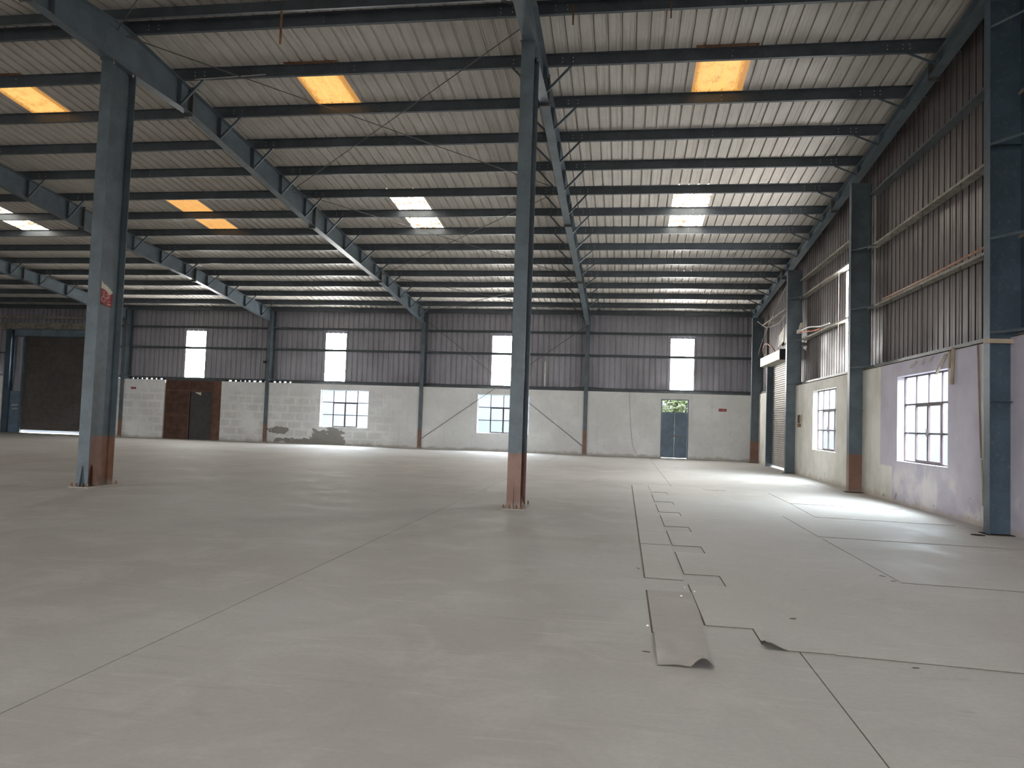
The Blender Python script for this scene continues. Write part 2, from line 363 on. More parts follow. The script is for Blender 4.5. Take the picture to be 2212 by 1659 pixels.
def put(name, me, loc, parent=None):
    o = bpy.data.objects.new(name, me); COL.objects.link(o)
    o.location = Vector(loc) - (world_org(parent) if parent else Vector((0, 0, 0)))
    if parent: o.parent = parent
    return o
def empty(name, loc):
    o = bpy.data.objects.new(name, None); COL.objects.link(o); o.location = loc; o.empty_display_size = 0.2; return o
def tag(o, label=None, cat=None, group=None, kind=None):
    for k_, v_ in (('label', label), ('category', cat), ('group', group), ('kind', kind)):
        if v_: o[k_] = v_
    return o
def struct(o, label=None):
    o['kind'] = 'structure'
    if label: o['label'] = label
    return o

def ribbed(width, v0, v1, rib_h, npitch=4, lap=True):
    """cross-section of a trapezoidal sheet as (u, d); d grows away from the room"""
    p = width / npitch; pts = [(0.0, 0.001 if lap else 0.0)]
    for i in range(npitch):
        c = (i + 0.5) * p
        pts += [(c - 0.030, 0.0), (c - 0.020, rib_h), (c + 0.012, rib_h), (c + 0.016, rib_h + 0.024), (c + 0.028, rib_h + 0.024), (c + 0.030, 0.0)]
        if i < npitch - 1:
            e = (i + 1) * p; pts += [(e - 0.045, 0.0), (e - 0.035, 0.004), (e + 0.035, 0.004), (e + 0.045, 0.0)]
    pts.append((width + 0.03, -0.0015 if lap else 0.0))
    return pts
def sheet(fn, prof, a, b):
    """strip mesh along a profile; a, b are lengths or functions of u"""
    m = MB(); fa = a if callable(a) else (lambda u: a); fb = b if callable(b) else (lambda u: b)
    n = max(1, math.ceil(abs(fb(0) - fa(0)) / 1.7))          # short pieces keep the long sloping sheets quick to trace
    for (u0, d0), (u1, d1) in zip(prof[:-1], prof[1:]):
        for q in range(n):
            s0, s1 = q / n, (q + 1) / n; L = lambda u, t: fa(u) + (fb(u) - fa(u)) * t
            m.quad(fn(u0, d0, L(u0, s0)), fn(u1, d1, L(u1, s0)), fn(u1, d1, L(u1, s1)), fn(u0, d0, L(u0, s1)))
    return m

def wall_holes(u0, u1, z0, z1, holes, fn, thick):
    """solid wall with rectangular openings (u0,u1,z0,z1); fn(u, d, z) -> xyz, d from 0 (room face) to thick"""
    us = sorted({u0, u1, *[h[0] for h in holes], *[h[1] for h in holes]}); us = [q for q in us if u0 <= q <= u1]
    zs = sorted({z0, z1, *[h[2] for h in holes], *[h[3] for h in holes]}); zs = [q for q in zs if z0 <= q <= z1]
    solid = lambda i, j: 0 <= i < len(us) - 1 and 0 <= j < len(zs) - 1 and not any(
        h[0] <= (us[i] + us[i + 1]) / 2 <= h[1] and h[2] <= (zs[j] + zs[j + 1]) / 2 <= h[3] for h in holes)
    m = MB()
    for i in range(len(us) - 1):
        for j in range(len(zs) - 1):
            if not solid(i, j): continue
            a, b, c, e = us[i], us[i + 1], zs[j], zs[j + 1]
            m.quad(fn(a, 0, c), fn(b, 0, c), fn(b, 0, e), fn(a, 0, e)); m.quad(fn(a, thick, c), fn(a, thick, e), fn(b, thick, e), fn(b, thick, c))
            if not solid(i - 1, j): m.quad(fn(a, 0, c), fn(a, 0, e), fn(a, thick, e), fn(a, thick, c))
            if not solid(i + 1, j): m.quad(fn(b, 0, c), fn(b, thick, c), fn(b, thick, e), fn(b, 0, e))
            if not solid(i, j - 1): m.quad(fn(a, 0, c), fn(a, thick, c), fn(b, thick, c), fn(b, 0, c))
            if not solid(i, j + 1): m.quad(fn(a, 0, e), fn(b, 0, e), fn(b, thick, e), fn(a, thick, e))
    return m
def weld(o):
    bm = bmesh.new(); bm.from_mesh(o.data); bmesh.ops.remove_doubles(bm, verts=bm.verts, dist=0.0005)
    bmesh.ops.recalc_face_normals(bm, faces=bm.faces); bm.to_mesh(o.data); bm.free(); return o

# ================================================================== FLOOR
fl = MB().box(XLEFT, XCL + 0.3, YFRONT, 37.2, -0.30, -0.018).build('floor', 'joint'); struct(fl, 'dusty grey concrete warehouse floor cast in long bays')
jx = sorted([1.22 + 4.175 * q for q in range(-10, 2)] + [XLEFT, XCL + 0.3]); jx = [q for q in jx if XLEFT <= q <= XCL + 0.3]
jy = [YFRONT, 8.285, 37.2]
for a, b in zip(jx[:-1], jx[1:]):
    for c, e in zip(jy[:-1], jy[1:]):
        g = 0.0045
        MB().box(a + g, b - g, c + (0.003 if c > 0 else 0), e - (0.003 if e < 30 else 0), -0.018, 0.0).build('floor_slab', 'floor', fl, (0, 0, 0))

# ================================================================== CEILING (roof of both slopes)
ce = MB()
def slope_quad(m, x0, x1, y0, y1, off=0.03):
    m.quad((x0, y0, zroof(y0) + off), (x1, y0, zroof(y0) + off), (x1, y1, zroof(y1) + off), (x0, y1, zroof(y1) + off))
SW, SX = 1.088, 1.26                     # sheet cover width, one sheet edge
KS = range(-34, 5)
XF = SX + SW * KS[0]; XE = SX + SW * (KS[-1] + 1)
slope_quad(ce, XLEFT, XF, YRIDGE, 37.0)
NKS = range(-14, 5); XN = SX + SW * NKS[0]
CLK = [-3, -11, -18, -26, -34, 2]             # columns of added roof lights on the unseen near slope
ROWS = [(-7.2, -3.8), (0.6, 4.0), (7.2, 8.9)]
xs = sorted({XLEFT, XN, *[SX + SW * q for q in CLK if q < NKS[0]], *[SX + SW * (q + 1) for q in CLK if q < NKS[0]]})
for a, b in zip(xs[:-1], xs[1:]):
    ys = [YFRONT - 0.4]
    if any(abs(SX + SW * q - a) < 1e-6 for q in CLK):
        for r in ROWS: slope_quad(ce, a, b, ys[-1], r[0]); ys.append(r[1])
    slope_quad(ce, a, b, ys[-1], YRIDGE)
ceil = ce.build('ceiling', 'roof'); struct(ceil, 'grey beige ribbed metal roof on dark steel purlins')

PROF = ribbed(SW, 0, 0, 0.034)
far_fn = lambda y0: (lambda u, d, t: (u, t - y0, zroof(max(t, YRIDGE)) + d))
near_fn = lambda y0: (lambda u, d, t: (u, t - y0, zroof(min(t, YRIDGE - 1e-6)) + d))
cache = {}
def roof_piece(name, matname, k_, y0, y1, near=False):
    key = (matname, y0, y1)
    if key not in cache:
        cache[key] = sheet((near_fn if near else far_fn)(y0), PROF, y0, y1).mesh(name, matname)
    return put(name, cache[key], (SX + SW * k_, y0, 0), ceil)
AMB = {0: 'amber', -8: 'amber', -15: 'amber', -22: 'amber'}
ROW2 = {0: 'cream', -8: 'cream', -15: 'amber2', -22: 'cream'}
YA0, YA1, YB0, YB1 = 15.03, 16.73, 21.70, 25.04
for k_ in KS:
    if k_ in AMB:
        roof_piece('roof_sheet', 'roof', k_, YRIDGE, YA0); roof_piece('skylight_panel', AMB[k_], k_, YA0, YA1)
        roof_piece('roof_sheet', 'roof', k_, YA1, YB0); roof_piece('skylight_panel', ROW2[k_], k_, YB0, YB1)
        roof_piece('roof_sheet', 'roof', k_, YB1, 37.0)
    else: roof_piece('roof_sheet', 'roof', k_, YRIDGE, 37.0)
for k_ in NKS:
    if k_ in CLK:
        y = YFRONT - 0.4
        for r in ROWS: roof_piece('roof_sheet', 'roof', k_, y, r[0], True); y = r[1]
        roof_piece('roof_sheet', 'roof', k_, y, YRIDGE, True)
    else: roof_piece('roof_sheet', 'roof', k_, YFRONT - 0.4, YRIDGE, True)
for k_ in CLK:
    for r in ROWS: roof_piece('skylight_panel', 'clear', k_, r[0], r[1], True)  # added out of view to light the foreground floor
MB().prism([(-0.35, -0.033), (0, 0), (0.35, -0.033), (0.35, -0.02), (0, 0.013), (-0.35, -0.02)],
           lambda u, v, t: (t, YRIDGE + u, zroof(YRIDGE) + 0.05 + v), XLEFT, XCL + 0.4).build('ridge_cap', 'roof', ceil)
# purlins: Z sections, lower flange turned away from the ridge
PX0, PX1 = -38.0, 6.2
def z_mesh(sign):
    t = 0.008
    poly = [(0, 0), (0.065, 0), (0.065, t), (t, t), (t, PD), (-0.06, PD), (-0.06, PD - t), (0, PD - t)]
    return MB().prism(poly, lambda u, v, x: (x, u * sign, v - SL * u), PX0, PX1).mesh('purlin', 'purlin')
zf, zn = z_mesh(1), z_mesh(-1)
PY = [YR + SP * q for q in range(14)]
for y in PY: put('purlin', zf, (0, y, zr(y)), ceil)
for y in (2 * YRIDGE - YR, 2 * YRIDGE - YR - SP): put('purlin', zn, (0, y, zr(y)), ceil)
bo = MB()
def bolt(m, x, y, z, s=0.013, d=0.014):
    m.prism([(s * math.cos(a * math.pi / 3), s * math.sin(a * math.pi / 3)) for a in range(6)], lambda u, v, t: (x + u, y - t, z + v), 0, d)
for y in PY:
    for fx in list(FX.values())[:4]:
        for dx in (-0.62, -0.40, 0.40, 0.62):
            for dz in (0.07, 0.15): bolt(bo, fx + dx, y, zr(y) + dz)
    for dx in (-1.0, -0.72, -0.60):
        for dz in (0.07, 0.15): bolt(bo, 5.85 + dx, y, zr(y) + dz)
    for bx in (-5.9 + 0.0, 1.95, -14.05):
        for dz in (0.06, 0.16): bolt(bo, bx, y, zr(y) + dz, 0.009)
tag(bo.build('purlin_bolts', 'bolt', ceil), kind='stuff')
# rusty packing above two purlins beside the amber roof lights, dirt-streaked edge flashing
for k_, y in ((0, YA0), (-8, YA0), (-15, YA0)):
    x0 = SX + SW * k_
    MB().box(x0 - 0.02, x0 + SW + 0.10, y - 0.17, y - 0.03, zroof(y - 0.1) - 0.010, zroof(y - 0.1) + 0.002).build('rusty_flashing', 'rust', ceil)

# ================================================================== BACK WALL
hb = [(-15.24, -12.70, 0.89, 2.78), (-7.12, -4.57, 0.87, 2.77), (1.74, 3.02, -0.1, 2.78), (-23.86, -20.66, -0.1, 3.2), (-33.45, -27.9, -0.1, 3.2)]
fb = lambda u, d, z: (u, YBW + d, z)
wb = weld(wall_holes(XLEFT, 6.20, 0.0, SILL, hb, fb, 0.36).build('wall_back', 'wallb')); struct(wb, 'whitewashed block wall with dark ribbed metal cladding above')
# cladding sheets above the block wall
LW = ribbed(1.0, 0, 0, 0.035)
ub = lambda u, d, t: (u, d, t)
TOPB = zroof(YCL) + 0.02
def back_sheet(x0, x1, z0, z1, name='wall_sheet', m_='clad'):
    key = ('bs', m_, round(z0, 3), round(z1, 3))
    if key not in cache: cache[key] = sheet(ub, LW, z0, z1).mesh(name, m_)
    o = put(name, cache[key], (x0, YCL, 0), wb); o.scale = (x1 - x0, 1, 1); return o
PAN = [(2.13, 3.225, 'panel'), (-6.61, -5.515, 'panel2'), (-15.35, -14.265, 'panel'), (-23.16, -22.04, 'panel2')]
edges = [2.13 + 1.095 * q for q in range(1, 4)] + [6.30]
edges += [2.13 - 1.0925 * q for q in range(0, 16)] + [-15.35 - 1.1157 * q for q in range(0, 7)] + [-23.16 - 1.0925 * q for q in range(0, 12)]
edges = sorted({round(q, 4) for q in edges if q <= 6.31})
PZ0, PZ1 = 3.25, 5.715
for a, b in zip(edges[:-1], edges[1:]):
    hit = [q for q in PAN if abs(q[0] - a) < 0.03]
    if hit:
        back_sheet(a, b, PZ1, TOPB); back_sheet(a, b, 3.0, PZ0 - 0.02)
        back_sheet(a, b, PZ0 - 0.02, PZ1, 'translucent_panel', hit[0][2])
    elif b < -27.6 and a > -33.9:
        back_sheet(a, b, 5.45, TOPB)
    elif -20.6 < (a + b) / 2 < -16.6 or -26.2 < (a + b) / 2 < -24.2: back_sheet(a, b, 3.16, TOPB)
    else: back_sheet(a, b, 3.0, TOPB)
MB().box(XLEFT, edges[0], YCL, YCL + 0.03, 0, TOPB).build('wall_sheet', 'clad', wb)
# infill sheets beside the left shutter
for a, b, z0 in ((-33.60, -32.40, 2.2), (-28.36, -27.5, 0.0)):
    prof = ribbed(b - a, 0, 0, 0.035, 3)
    sheet(lambda u, d, t: (a + u, YCL - 0.06 + d, t), prof, z0, 5.5).build('wall_sheet', 'clad', wb)
# girts (cold-formed Z rails) and the eave strut
def rail_y(y0, y1, z0, z1, x0, x1, name, m_, par):
    t = 0.012
    poly = [(y0, z0), (y0 + t, z0), (y0 + t, (z0 + z1) / 2 - t), (y1, (z0 + z1) / 2 - t), (y1, z1), (y1 - t, z1), (y1 - t, (z0 + z1) / 2), (y0, (z0 + z1) / 2)]
    return MB().prism(poly, lambda u, v, x: (x, u, v), x0, x1).build(name, m_, par)
for z, xa in ((5.92, -43.0), (4.82, -27.7), ):
    rail_y(36.60, YCL - 0.005, z - 0.068, z + 0.068, xa, 6.15, 'girt', 'girt', wb)
rail_y(36.60, YCL - 0.005, 4.30, 4.39, -43.0, -33.3, 'girt', 'girt', wb)
MB().box(-27.6, 6.15, 36.56, YCL - 0.005, 3.165, 3.245).build('sill_girt', 'girt', wb)
MB().prism([(36.42, 6.79), (36.50, 6.79), (36.50, 6.80), (36.43, 6.80), (36.43, 6.99), (36.50, 6.985), (36.50, 6.995), (36.42, 7.0)],
           lambda u, v, x: (x, u, v), -43.0, 6.15).build('eave_strut', 'purlin', wb)
# flashing that closes the gap on top of the block wall; left open where daylight shows under the sheets
for a, b in ((-16.95, 6.15), (-24.0, -20.6)):
    MB().box(a, b, 36.40, 36.74, SILL + 0.002, 3.162).build('sill_flashing', 'girt', wb)
comb = MB()  # teeth added to break the daylight gap into scallops
for a, b in ((-26.1, -24.0), (-20.6, -16.95)):
    x = a
    while x < b:
        comb.box(x, x + random.uniform(0.07, 0.13), 36.45, 36.60, SILL + 0.002, 3.164); x += random.uniform(0.24, 0.34)
tag(comb.build('gap_teeth', 'joint', wb), kind='stuff')
MB().box(-34.2, -32.40, 36.55, 36.58, 0.0, 3.2).build('wall_sheet', 'clad', wb)  # hidden backing plate added to stop daylight leaking past the post
MB().box(-34.2, -27.6, 36.30, 36.62, 5.62, 5.98).build('lintel_beam', 'girtr', wb)
MB().box(-34.2, -27.6, 36.28, 36.34, 6.22, 6.34).build('lintel_rail', 'girtr', wb)

# ================================================================== RIGHT WALL
hr = [(22.33, 24.95, 0.92, 2.77), (14.92, 17.52, 0.91, 2.75), (27.95, 32.0, -0.1, 3.2)]
fr = lambda u, d, z: (XRW + d, u, z)
wr = weld(wall_holes(YFRONT, 36.2, 0.0, SILL, hr, fr, 0.24).build('wall_right', 'wallr')); struct(wr, 'cream and lilac plastered wall with stained ribbed cladding above')
RW = 1.08
def right_sheet(y0, z0, ztop=None, name='wall_sheet', m_='cladr'):
    prof = ribbed(RW, 0, 0, 0.035)
    zt = (lambda u: zroof(y0 + u) + 0.01) if ztop is None else ztop
    return sheet(lambda u, d, t: (XCL + d, y0 + u, t), prof, z0, zt).build(name, m_, wr)
y0 = 22.47 - RW * 12
while y0 < 36.9:
    if abs(y0 + RW - 22.47) < 0.01:
        right_sheet(y0, 6.08); right_sheet(y0, 3.2, 6.08, 'translucent_panel', 'panel')
    elif y0 > 27.6 and y0 < 32.1: right_sheet(y0, 4.1)
    else: right_sheet(y0, 3.0)
    y0 += RW
o = MB(); yb = 22.47 - RW * 12
for a, b in ((YFRONT, yb),): o.prism([(a, 3.0), (b, 3.0), (b, zroof(b) + 0.02), (a, zroof(a) + 0.02)], lambda u, v, t: (t, u, v), XCL, XCL + 0.02)
o.build('wall_sheet', 'cladr', wr)
def rail_x(x0, x1, z0, z1, y0, y1, name, m_, par):
    t = 0.012
    poly = [(x0, z0), (x0 + t, z0), (x0 + t, (z0 + z1) / 2 - t), (x1, (z0 + z1) / 2 - t), (x1, z1), (x1 - t, z1), (x1 - t, (z0 + z1) / 2), (x0, (z0 + z1) / 2)]
    return MB().prism(poly, lambda u, v, y: (u, y, v), y0, y1).build(name, m_, par)
for a, b, zl in ((20.2, 27.2, (6.75, 6.14, 4.65)), (12.95, 19.8, (7.50, 6.16, 4.63)), (5.0, 12.5, (8.05, 6.9, 4.63)), (27.7, 36.0, (6.12, 4.62))):
    for z in zl: rail_x(XRW + 0.04, XCL - 0.005, z - 0.05, z + 0.05, a, b, 'girt', 'girtr' if z < 7 else 'girt', wr)
for a, b in ((12.95, 19.8), (20.2, 27.2), (32.1, 36.1), (5.0, 12.5)):
    MB().box(XRW + 0.05, XCL - 0.004, a, b, SILL + 0.002, 3.16).build('sill_girt', 'girt', wr)
    MB().prism([(XRW - 0.015, SILL + 0.02), (XRW + 0.24, SILL + 0.004), (XRW + 0.24, SILL + 0.012), (XRW - 0.015, SILL + 0.03)], lambda u, v, y: (u, y, v), a, b).build('sill_flashing', 'girtr', wr)
# sag rods between the girts
for y in (14.7, 16.5, 18.3): MB().tube([(XRW + 0.10, y, 3.1), (XRW + 0.08, y - 0.12, 7.5)], 0.007, 6).build('sag_rod', 'rod', wr)
for y in (22.6, 24.6): MB().tube([(XRW + 0.10, y, 3.1), (XRW + 0.08, y - 0.12, 6.75)], 0.007, 6).build('sag_rod', 'rod', wr)

# ================================================================== WALLS OUT OF VIEW (close the building)
HF = [(-30.5, -26.4, -0.1, 4.4), (-3.5, 0.6, -0.1, 4.4)]  # open bays added out of view to light the column fronts
wf = weld(wall_holes(XLEFT, 6.2, 0.0, zroof(YFRONT) + 0.05, HF, lambda u, d, z: (u, YFRONT - d, z), 0.2).build('wall_front', 'wallf')); struct(wf, 'plain wall with two open bays added for light behind the viewer')
for h in HF: portal('open_bay_portal', ((h[0] + h[1]) / 2, YFRONT + 0.02, 2.2), (math.radians(90), 0, 0), h[1] - h[0], 4.4)
lw = MB().prism([(YFRONT, 0), (37.2, 0), (37.2, zroof(37.0) + 0.05), (YRIDGE, zroof(YRIDGE) + 0.05), (YFRONT, zroof(YFRONT) + 0.05)],
                lambda u, v, t: (t, u, v), XLEFT - 0.2, XLEFT).build('wall_left', 'wallf'); struct(lw, 'plain far end wall')

# ================================================================== WINDOWS
def window(n, u0, u1, z0, z1, fn, gm, wm, label):
    """4 x 3 panes; the two middle columns of the lower rows are a casement. fn(u, d, z)"""
    root = empty(f'window_{n}', fn((u0 + u1) / 2, 0, z0)); struct(root, label)
    def bar(name, a, b, c, e, d0, d1, m_):
        P = [fn(a, d0, c), fn(b, d0, c), fn(b, d1, c), fn(a, d1, c), fn(a, d0, e), fn(b, d0, e), fn(b, d1, e), fn(a, d1, e)]
        MB().hexa(P).build(name, m_, root)
    F = 0.028
    for nm, a, b, c, e in (('frame_jamb', u0, u0 + F, z0, z1), ('frame_jamb', u1 - F, u1, z0, z1), ('frame_head', u0 + F, u1 - F, z1 - F, z1), ('frame_sill', u0 + F, u1 - F, z0, z0 + F)):
        bar(nm, a, b, c, e, 0.0, 0.045, wm)
    cu = [u0 + (u1 - u0) * q / 4 for q in range(5)]; cz = [z0 + (z1 - z0) * q / 3 for q in range(4)]
    for q in (1, 2, 3): bar('glazing_bar', cu[q] - 0.017, cu[q] + 0.017, z0 + F, z1 - F, 0.004, 0.036, 'winfr')
    for q in (1, 2): bar('glazing_bar', u0 + F, u1 - F, cz[q] - 0.017, cz[q] + 0.017, 0.006, 0.034, 'winfr')
    for a, b in ((cu[1], cu[2]), (cu[2], cu[3])):      # two opening leaves
        for nm, p, q, r, s_ in (('casement_bar', a + 0.004, a + 0.036, z0 + F, cz[2]), ('casement_bar', b - 0.036, b - 0.004, z0 + F, cz[2]),
                           ('casement_bar', a + 0.036, b - 0.036, cz[2] - 0.055, cz[2] - 0.014), ('casement_bar', a + 0.036, b - 0.036, z0 + F, z0 + F + 0.04)):
            bar(nm, p, q, r, s_, -0.014, 0.03, 'winfr')
    bar('window_stay', cu[2] - 0.02, cu[2] + 0.02, cz[1] - 0.06, cz[1] + 0.10, -0.04, -0.014, 'winfr')
    for i in range(4):
        for j in range(3):
            a, b, c, e = cu[i], cu[i + 1], cz[j], cz[j + 1]
            m = MB(); m.quad(fn(a, 0.02, c), fn(b, 0.02, c), fn(b, 0.02, e), fn(a, 0.02, e)); m.build('pane', gm, root)
    return root
wfn = lambda u, d, z: (u, YBW + 0.17 + d, z)
rfn = lambda u, d, z: (XRW + 0.15 + d, u, z)
window(1, -15.24, -12.70, 0.89, 2.78, wfn, 'glassb', 'winw', 'wide steel window with ribbed panes above fallen plaster')
window(2, -7.12, -4.57, 0.87, 2.77, wfn, 'glassb', 'winw', 'wide steel window partly behind the middle column')
window(3, 22.33, 24.95, 0.92, 2.77, rfn, 'glassr', 'winfr', 'tall looking steel window in the cream wall')
window(4, 14.92, 17.52, 0.91, 2.75, rfn, 'glassr', 'winfr', 'large steel window in the lilac wall')
for (a, b) in ((-15.24, -12.70), (-7.12, -4.57)): portal('window_portal', ((a + b) / 2, YBW + 0.25, 1.83), (math.radians(-90), 0, 0), b - a, 1.89)
for (a, b) in ((22.33, 24.95), (14.92, 17.52)): portal('window_portal', (XRW + 0.22, (a + b) / 2, 1.84), (math.radians(90), 0, math.radians(90)), b - a, 1.84)

# ================================================================== DOORS
d1 = empty('door_1', (2.38, YBW + 0.05, 0)); struct(d1, 'blue steel double door with crossed bracing and meshed transom')
yd = YBW + 0.08
for a, b, c, e in ((1.74, 1.79, 0, 2.78), (2.97, 3.02, 0, 2.78), (1.79, 2.97, 2.74, 2.78), (1.79, 2.97, 2.13, 2.18)):
    MB().box(a, b, yd - 0.03, yd + 0.06, c, e).build('door_frame', 'doorb', d1)
for a, b in ((1.795, 2.375), (2.385, 2.965)):
    lf = MB().box(a, b, yd + 0.01, yd + 0.03, 0.02, 2.125).build('door_leaf', 'doorb', d1)
    for z0, z1 in ((0.03, 1.05), (1.09, 2.115)):
        for s_ in (0, 1):
            p, q = ((a + 0.02, z0 + 0.02), (b - 0.02, z1 - 0.02)) if s_ == 0 else ((a + 0.02, z1 - 0.02), (b - 0.02, z0 + 0.02))
            dx, dz = q[0] - p[0], q[1] - p[1]; L = math.hypot(dx, dz); nx, nz = -dz / L * 0.014, dx / L * 0.014
            P = [(p[0] - nx, yd - 0.008, p[1] - nz), (q[0] - nx, yd - 0.008, q[1] - nz), (q[0] - nx, yd + 0.01, q[1] - nz), (p[0] - nx, yd + 0.01, p[1] - nz),
                 (p[0] + nx, yd - 0.008, p[1] + nz), (q[0] + nx, yd - 0.008, q[1] + nz), (q[0] + nx, yd + 0.01, q[1] + nz), (p[0] + nx, yd + 0.01, p[1] + nz)]
            MB().hexa(P).build('cross_bar', 'doorb', lf)
    for c, e in ((0.02, 0.05), (1.05, 1.09), (2.10, 2.125)): MB().box(a, b, yd - 0.012, yd + 0.01, c, e).build('rail', 'doorb', lf)
    for c in (a, b - 0.025): MB().box(c, c + 0.025, yd - 0.012, yd + 0.01, 0.05, 2.10).build('stile', 'doorb', lf)
MB().box(2.20, 2.60, yd - 0.03, yd - 0.012, 1.02, 1.05).build('slide_bolt', 'rust', d1)
for q in range(15): x = 1.80 + 1.16 * (q + 0.5) / 15; MB().box(x - 0.006, x + 0.006, yd, yd + 0.012, 2.18, 2.74).build('transom_bar', 'mesh', d1)
for z in (2.32, 2.46, 2.60): MB().box(1.79, 2.97, yd + 0.012, yd + 0.02, z - 0.005, z + 0.005).build('transom_bar', 'mesh', d1)
portal('transom_portal', (2.38, YBW + 0.3, 2.46), (math.radians(-90), 0, 0), 1.2, 0.56)

d2 = empty('door_2', (-22.3, YBW + 0.05, 0)); struct(d2, 'brown red-oxide steel sheet screen with a dark doorway')
yb_ = YBW + 0.10
xl, xo0, xo1, xrr = -23.86, -22.48, -21.22, -20.66
rows = [0.0, 0.575, 1.24, 1.92, 2.50]
for z0, z1 in zip(rows[:-1], rows[1:]):
    MB().box(xl, xo0 - 0.03, yb_ + 0.012, yb_ + 0.03, z0 + 0.004, z1 - 0.004).build('sheet_panel', 'brown', d2)
    MB().box(xo1 + 0.03, xrr, yb_ + 0.012, yb_ + 0.03, z0 + 0.004, z1 - 0.004).build('sheet_panel', 'brown2', d2)
for a, b in ((xl, xo0 - 0.02), (xo0 + 0.02, xo1), (xo1 + 0.02, xrr)): MB().box(a, b, yb_ + 0.012, yb_ + 0.03, 2.55, 3.055).build('sheet_panel', 'brown' if b < xo1 + .1 else 'brown2', d2)
for a, b, c, e in ((xo0 - 0.03, xo0 + 0.02, 0, 3.055), (xo1 - 0.0, xo1 + 0.03, 0, 3.055), (xl, xl + 0.05, 0, 3.055), (xrr - 0.05, xrr, 0, 3.055)):
    MB().box(a, b, yb_ - 0.015, yb_ + 0.012, c, e).build('screen_post', 'brown2', d2)
MB().box(xl, xrr, yb_ - 0.012, yb_ + 0.012, 2.50, 2.55).build('screen_rail', 'brown2', d2)
for z in rows[1:-1]: MB().box(xl, xo0 - 0.03, yb_ + 0.002, yb_ + 0.012, z - 0.008, z + 0.008).build('seam_strip', 'brown2', d2)
MB().box(xo0 + 0.02, xo1, yb_ + 0.06, yb_ + 0.09, 0.0, 2.50).build('door_leaf', 'dark', d2)
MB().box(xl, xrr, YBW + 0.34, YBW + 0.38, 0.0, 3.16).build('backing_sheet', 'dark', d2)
tag(MB().hexa([(-22.18, yb_ + 0.05, 2.42), (-21.88, yb_ + 0.05, 2.30), (-21.88, yb_ + 0.055, 2.30), (-22.18, yb_ + 0.055, 2.42),
               (-22.20, yb_ + 0.05, 2.46), (-21.86, yb_ + 0.05, 2.46), (-21.86, yb_ + 0.055, 2.46), (-22.20, yb_ + 0.055, 2.46)]).build('paper_notice', 'paper'),
    'torn white paper stuck at the top of the dark doorway', 'paper')

# ================================================================== STEEL COLUMNS
def col_y(x, y0, y1, ztop, fw, label, mats, zfront=None, gus=True, group=None, braces=()):
    """I column, web along y; y0 is the flange towards the camera"""
    r = empty('steel_column', (x, y0, 0)); tag(r, label, 'column', group)
    zf_ = zfront or ztop; t = 0.014; h = fw / 2
    MB().box(x - h, x + h, y0, y0 + t, 0.012, zf_).build('flange', mats[0], r)
    MB().box(x - 0.006, x + 0.006, y0 + t, y1 - t, 0.012, ztop).build('web', mats[1], r)
    MB().box(x - h, x + h, y1 - t, y1, 0.012, ztop).build('flange', mats[2], r)
    MB().box(x - h - 0.09, x + h + 0.09, y0 - 0.10, y1 + 0.10, 0.0, 0.012).build('base_plate', 'mat2', r)
    if gus:
        g = lambda poly, fn, a, b, m_: MB().prism(poly, fn, a, b).build('gusset', m_, r)
        g([(y0 - 0.09, 0.012), (y0, 0.012), (y0, 0.40), (y0 - 0.012, 0.40)], lambda u, v, k_: (k_, u, v), x - 0.005, x + 0.005, mats[0])
        for yy in ((y0 * 2 + y1) / 3,):
            for s_ in (-1, 1):
                g([(x + s_ * 0.006, 0.012), (x + s_ * (h + 0.06), 0.012), (x + s_ * (h + 0.05), 0.03), (x + s_ * 0.006, 0.42)], lambda u, v, k_: (u, k_, v), yy - 0.005, yy + 0.005, mats[1])
        for dx, yy in ((-h - 0.045, y0 - 0.05), (h + 0.045, y0 - 0.05), (-0.06, y0 - 0.06), (0.06, y0 - 0.06), (h + 0.045, y1 + 0.05)):
            MB().tube([(x + dx, yy, 0.012), (x + dx, yy, 0.075)], 0.015, 6).build('anchor_bolt', 'rust', r)
    for z, s_ in braces:
        MB().tube([(x + s_ * h, y0 + 0.02, z), (x + s_ * (h + 0.75), 36.62, z - 0.01)], 0.022, 4).build('girt_brace', 'steel', r)
    return r
BZ = [(5.92, -1), (5.92, 1), (4.82, -1), (4.82, 1), (3.24, -1), (3.24, 1)]
ridge_c = col_y(FX['C'], 12.742, 13.44, 8.17, 0.236, 'blue-grey steel column with pinkish-brown foot in the middle of the floor', ('steel_o', 'steel_o', 'steel_o'))
ridge_b = col_y(FX['B'], 12.742, 13.44, 8.17, 0.236, 'large blue-grey steel column at left with a torn red poster', ('steel', 'steel_o', 'steel_o'))
for rc, x in ((ridge_c, FX['C']), (ridge_b, FX['B'])):
    MB().box(x - 0.135, x + 0.135, 12.70, 13.48, 8.17, 8.19).build('cap_plate', 'steel', rc)
    for dx in (-0.09, 0.09):
        for yy in (12.80, 13.38): MB().tube([(x + dx, yy, 8.12), (x + dx, yy, 8.17)], 0.02, 6).build('cap_bolt', 'bolt', rc)
    MB().box(x - 0.118, x + 0.118, 12.738, 12.742, 2.05, 2.062).build('weld_seam', 'steel', rc)
bc = {}
for kx, lab, m_ in (('Z', 'slim back wall column seen just right of the poster column', 'steel_o'), ('A', 'slim back wall column between the brown doorway and the first window', 'steel_o'),
                ('B', 'slim back wall column between the two wide windows', 'steel_o'), ('C', 'slim back wall column left of the blue door', 'steel_o2')):
    bc[kx] = col_y(FX[kx], 36.10, 36.60, zr(36.4), 0.19, lab, (m_, m_, m_), zfront=6.30, gus=False, braces=BZ)
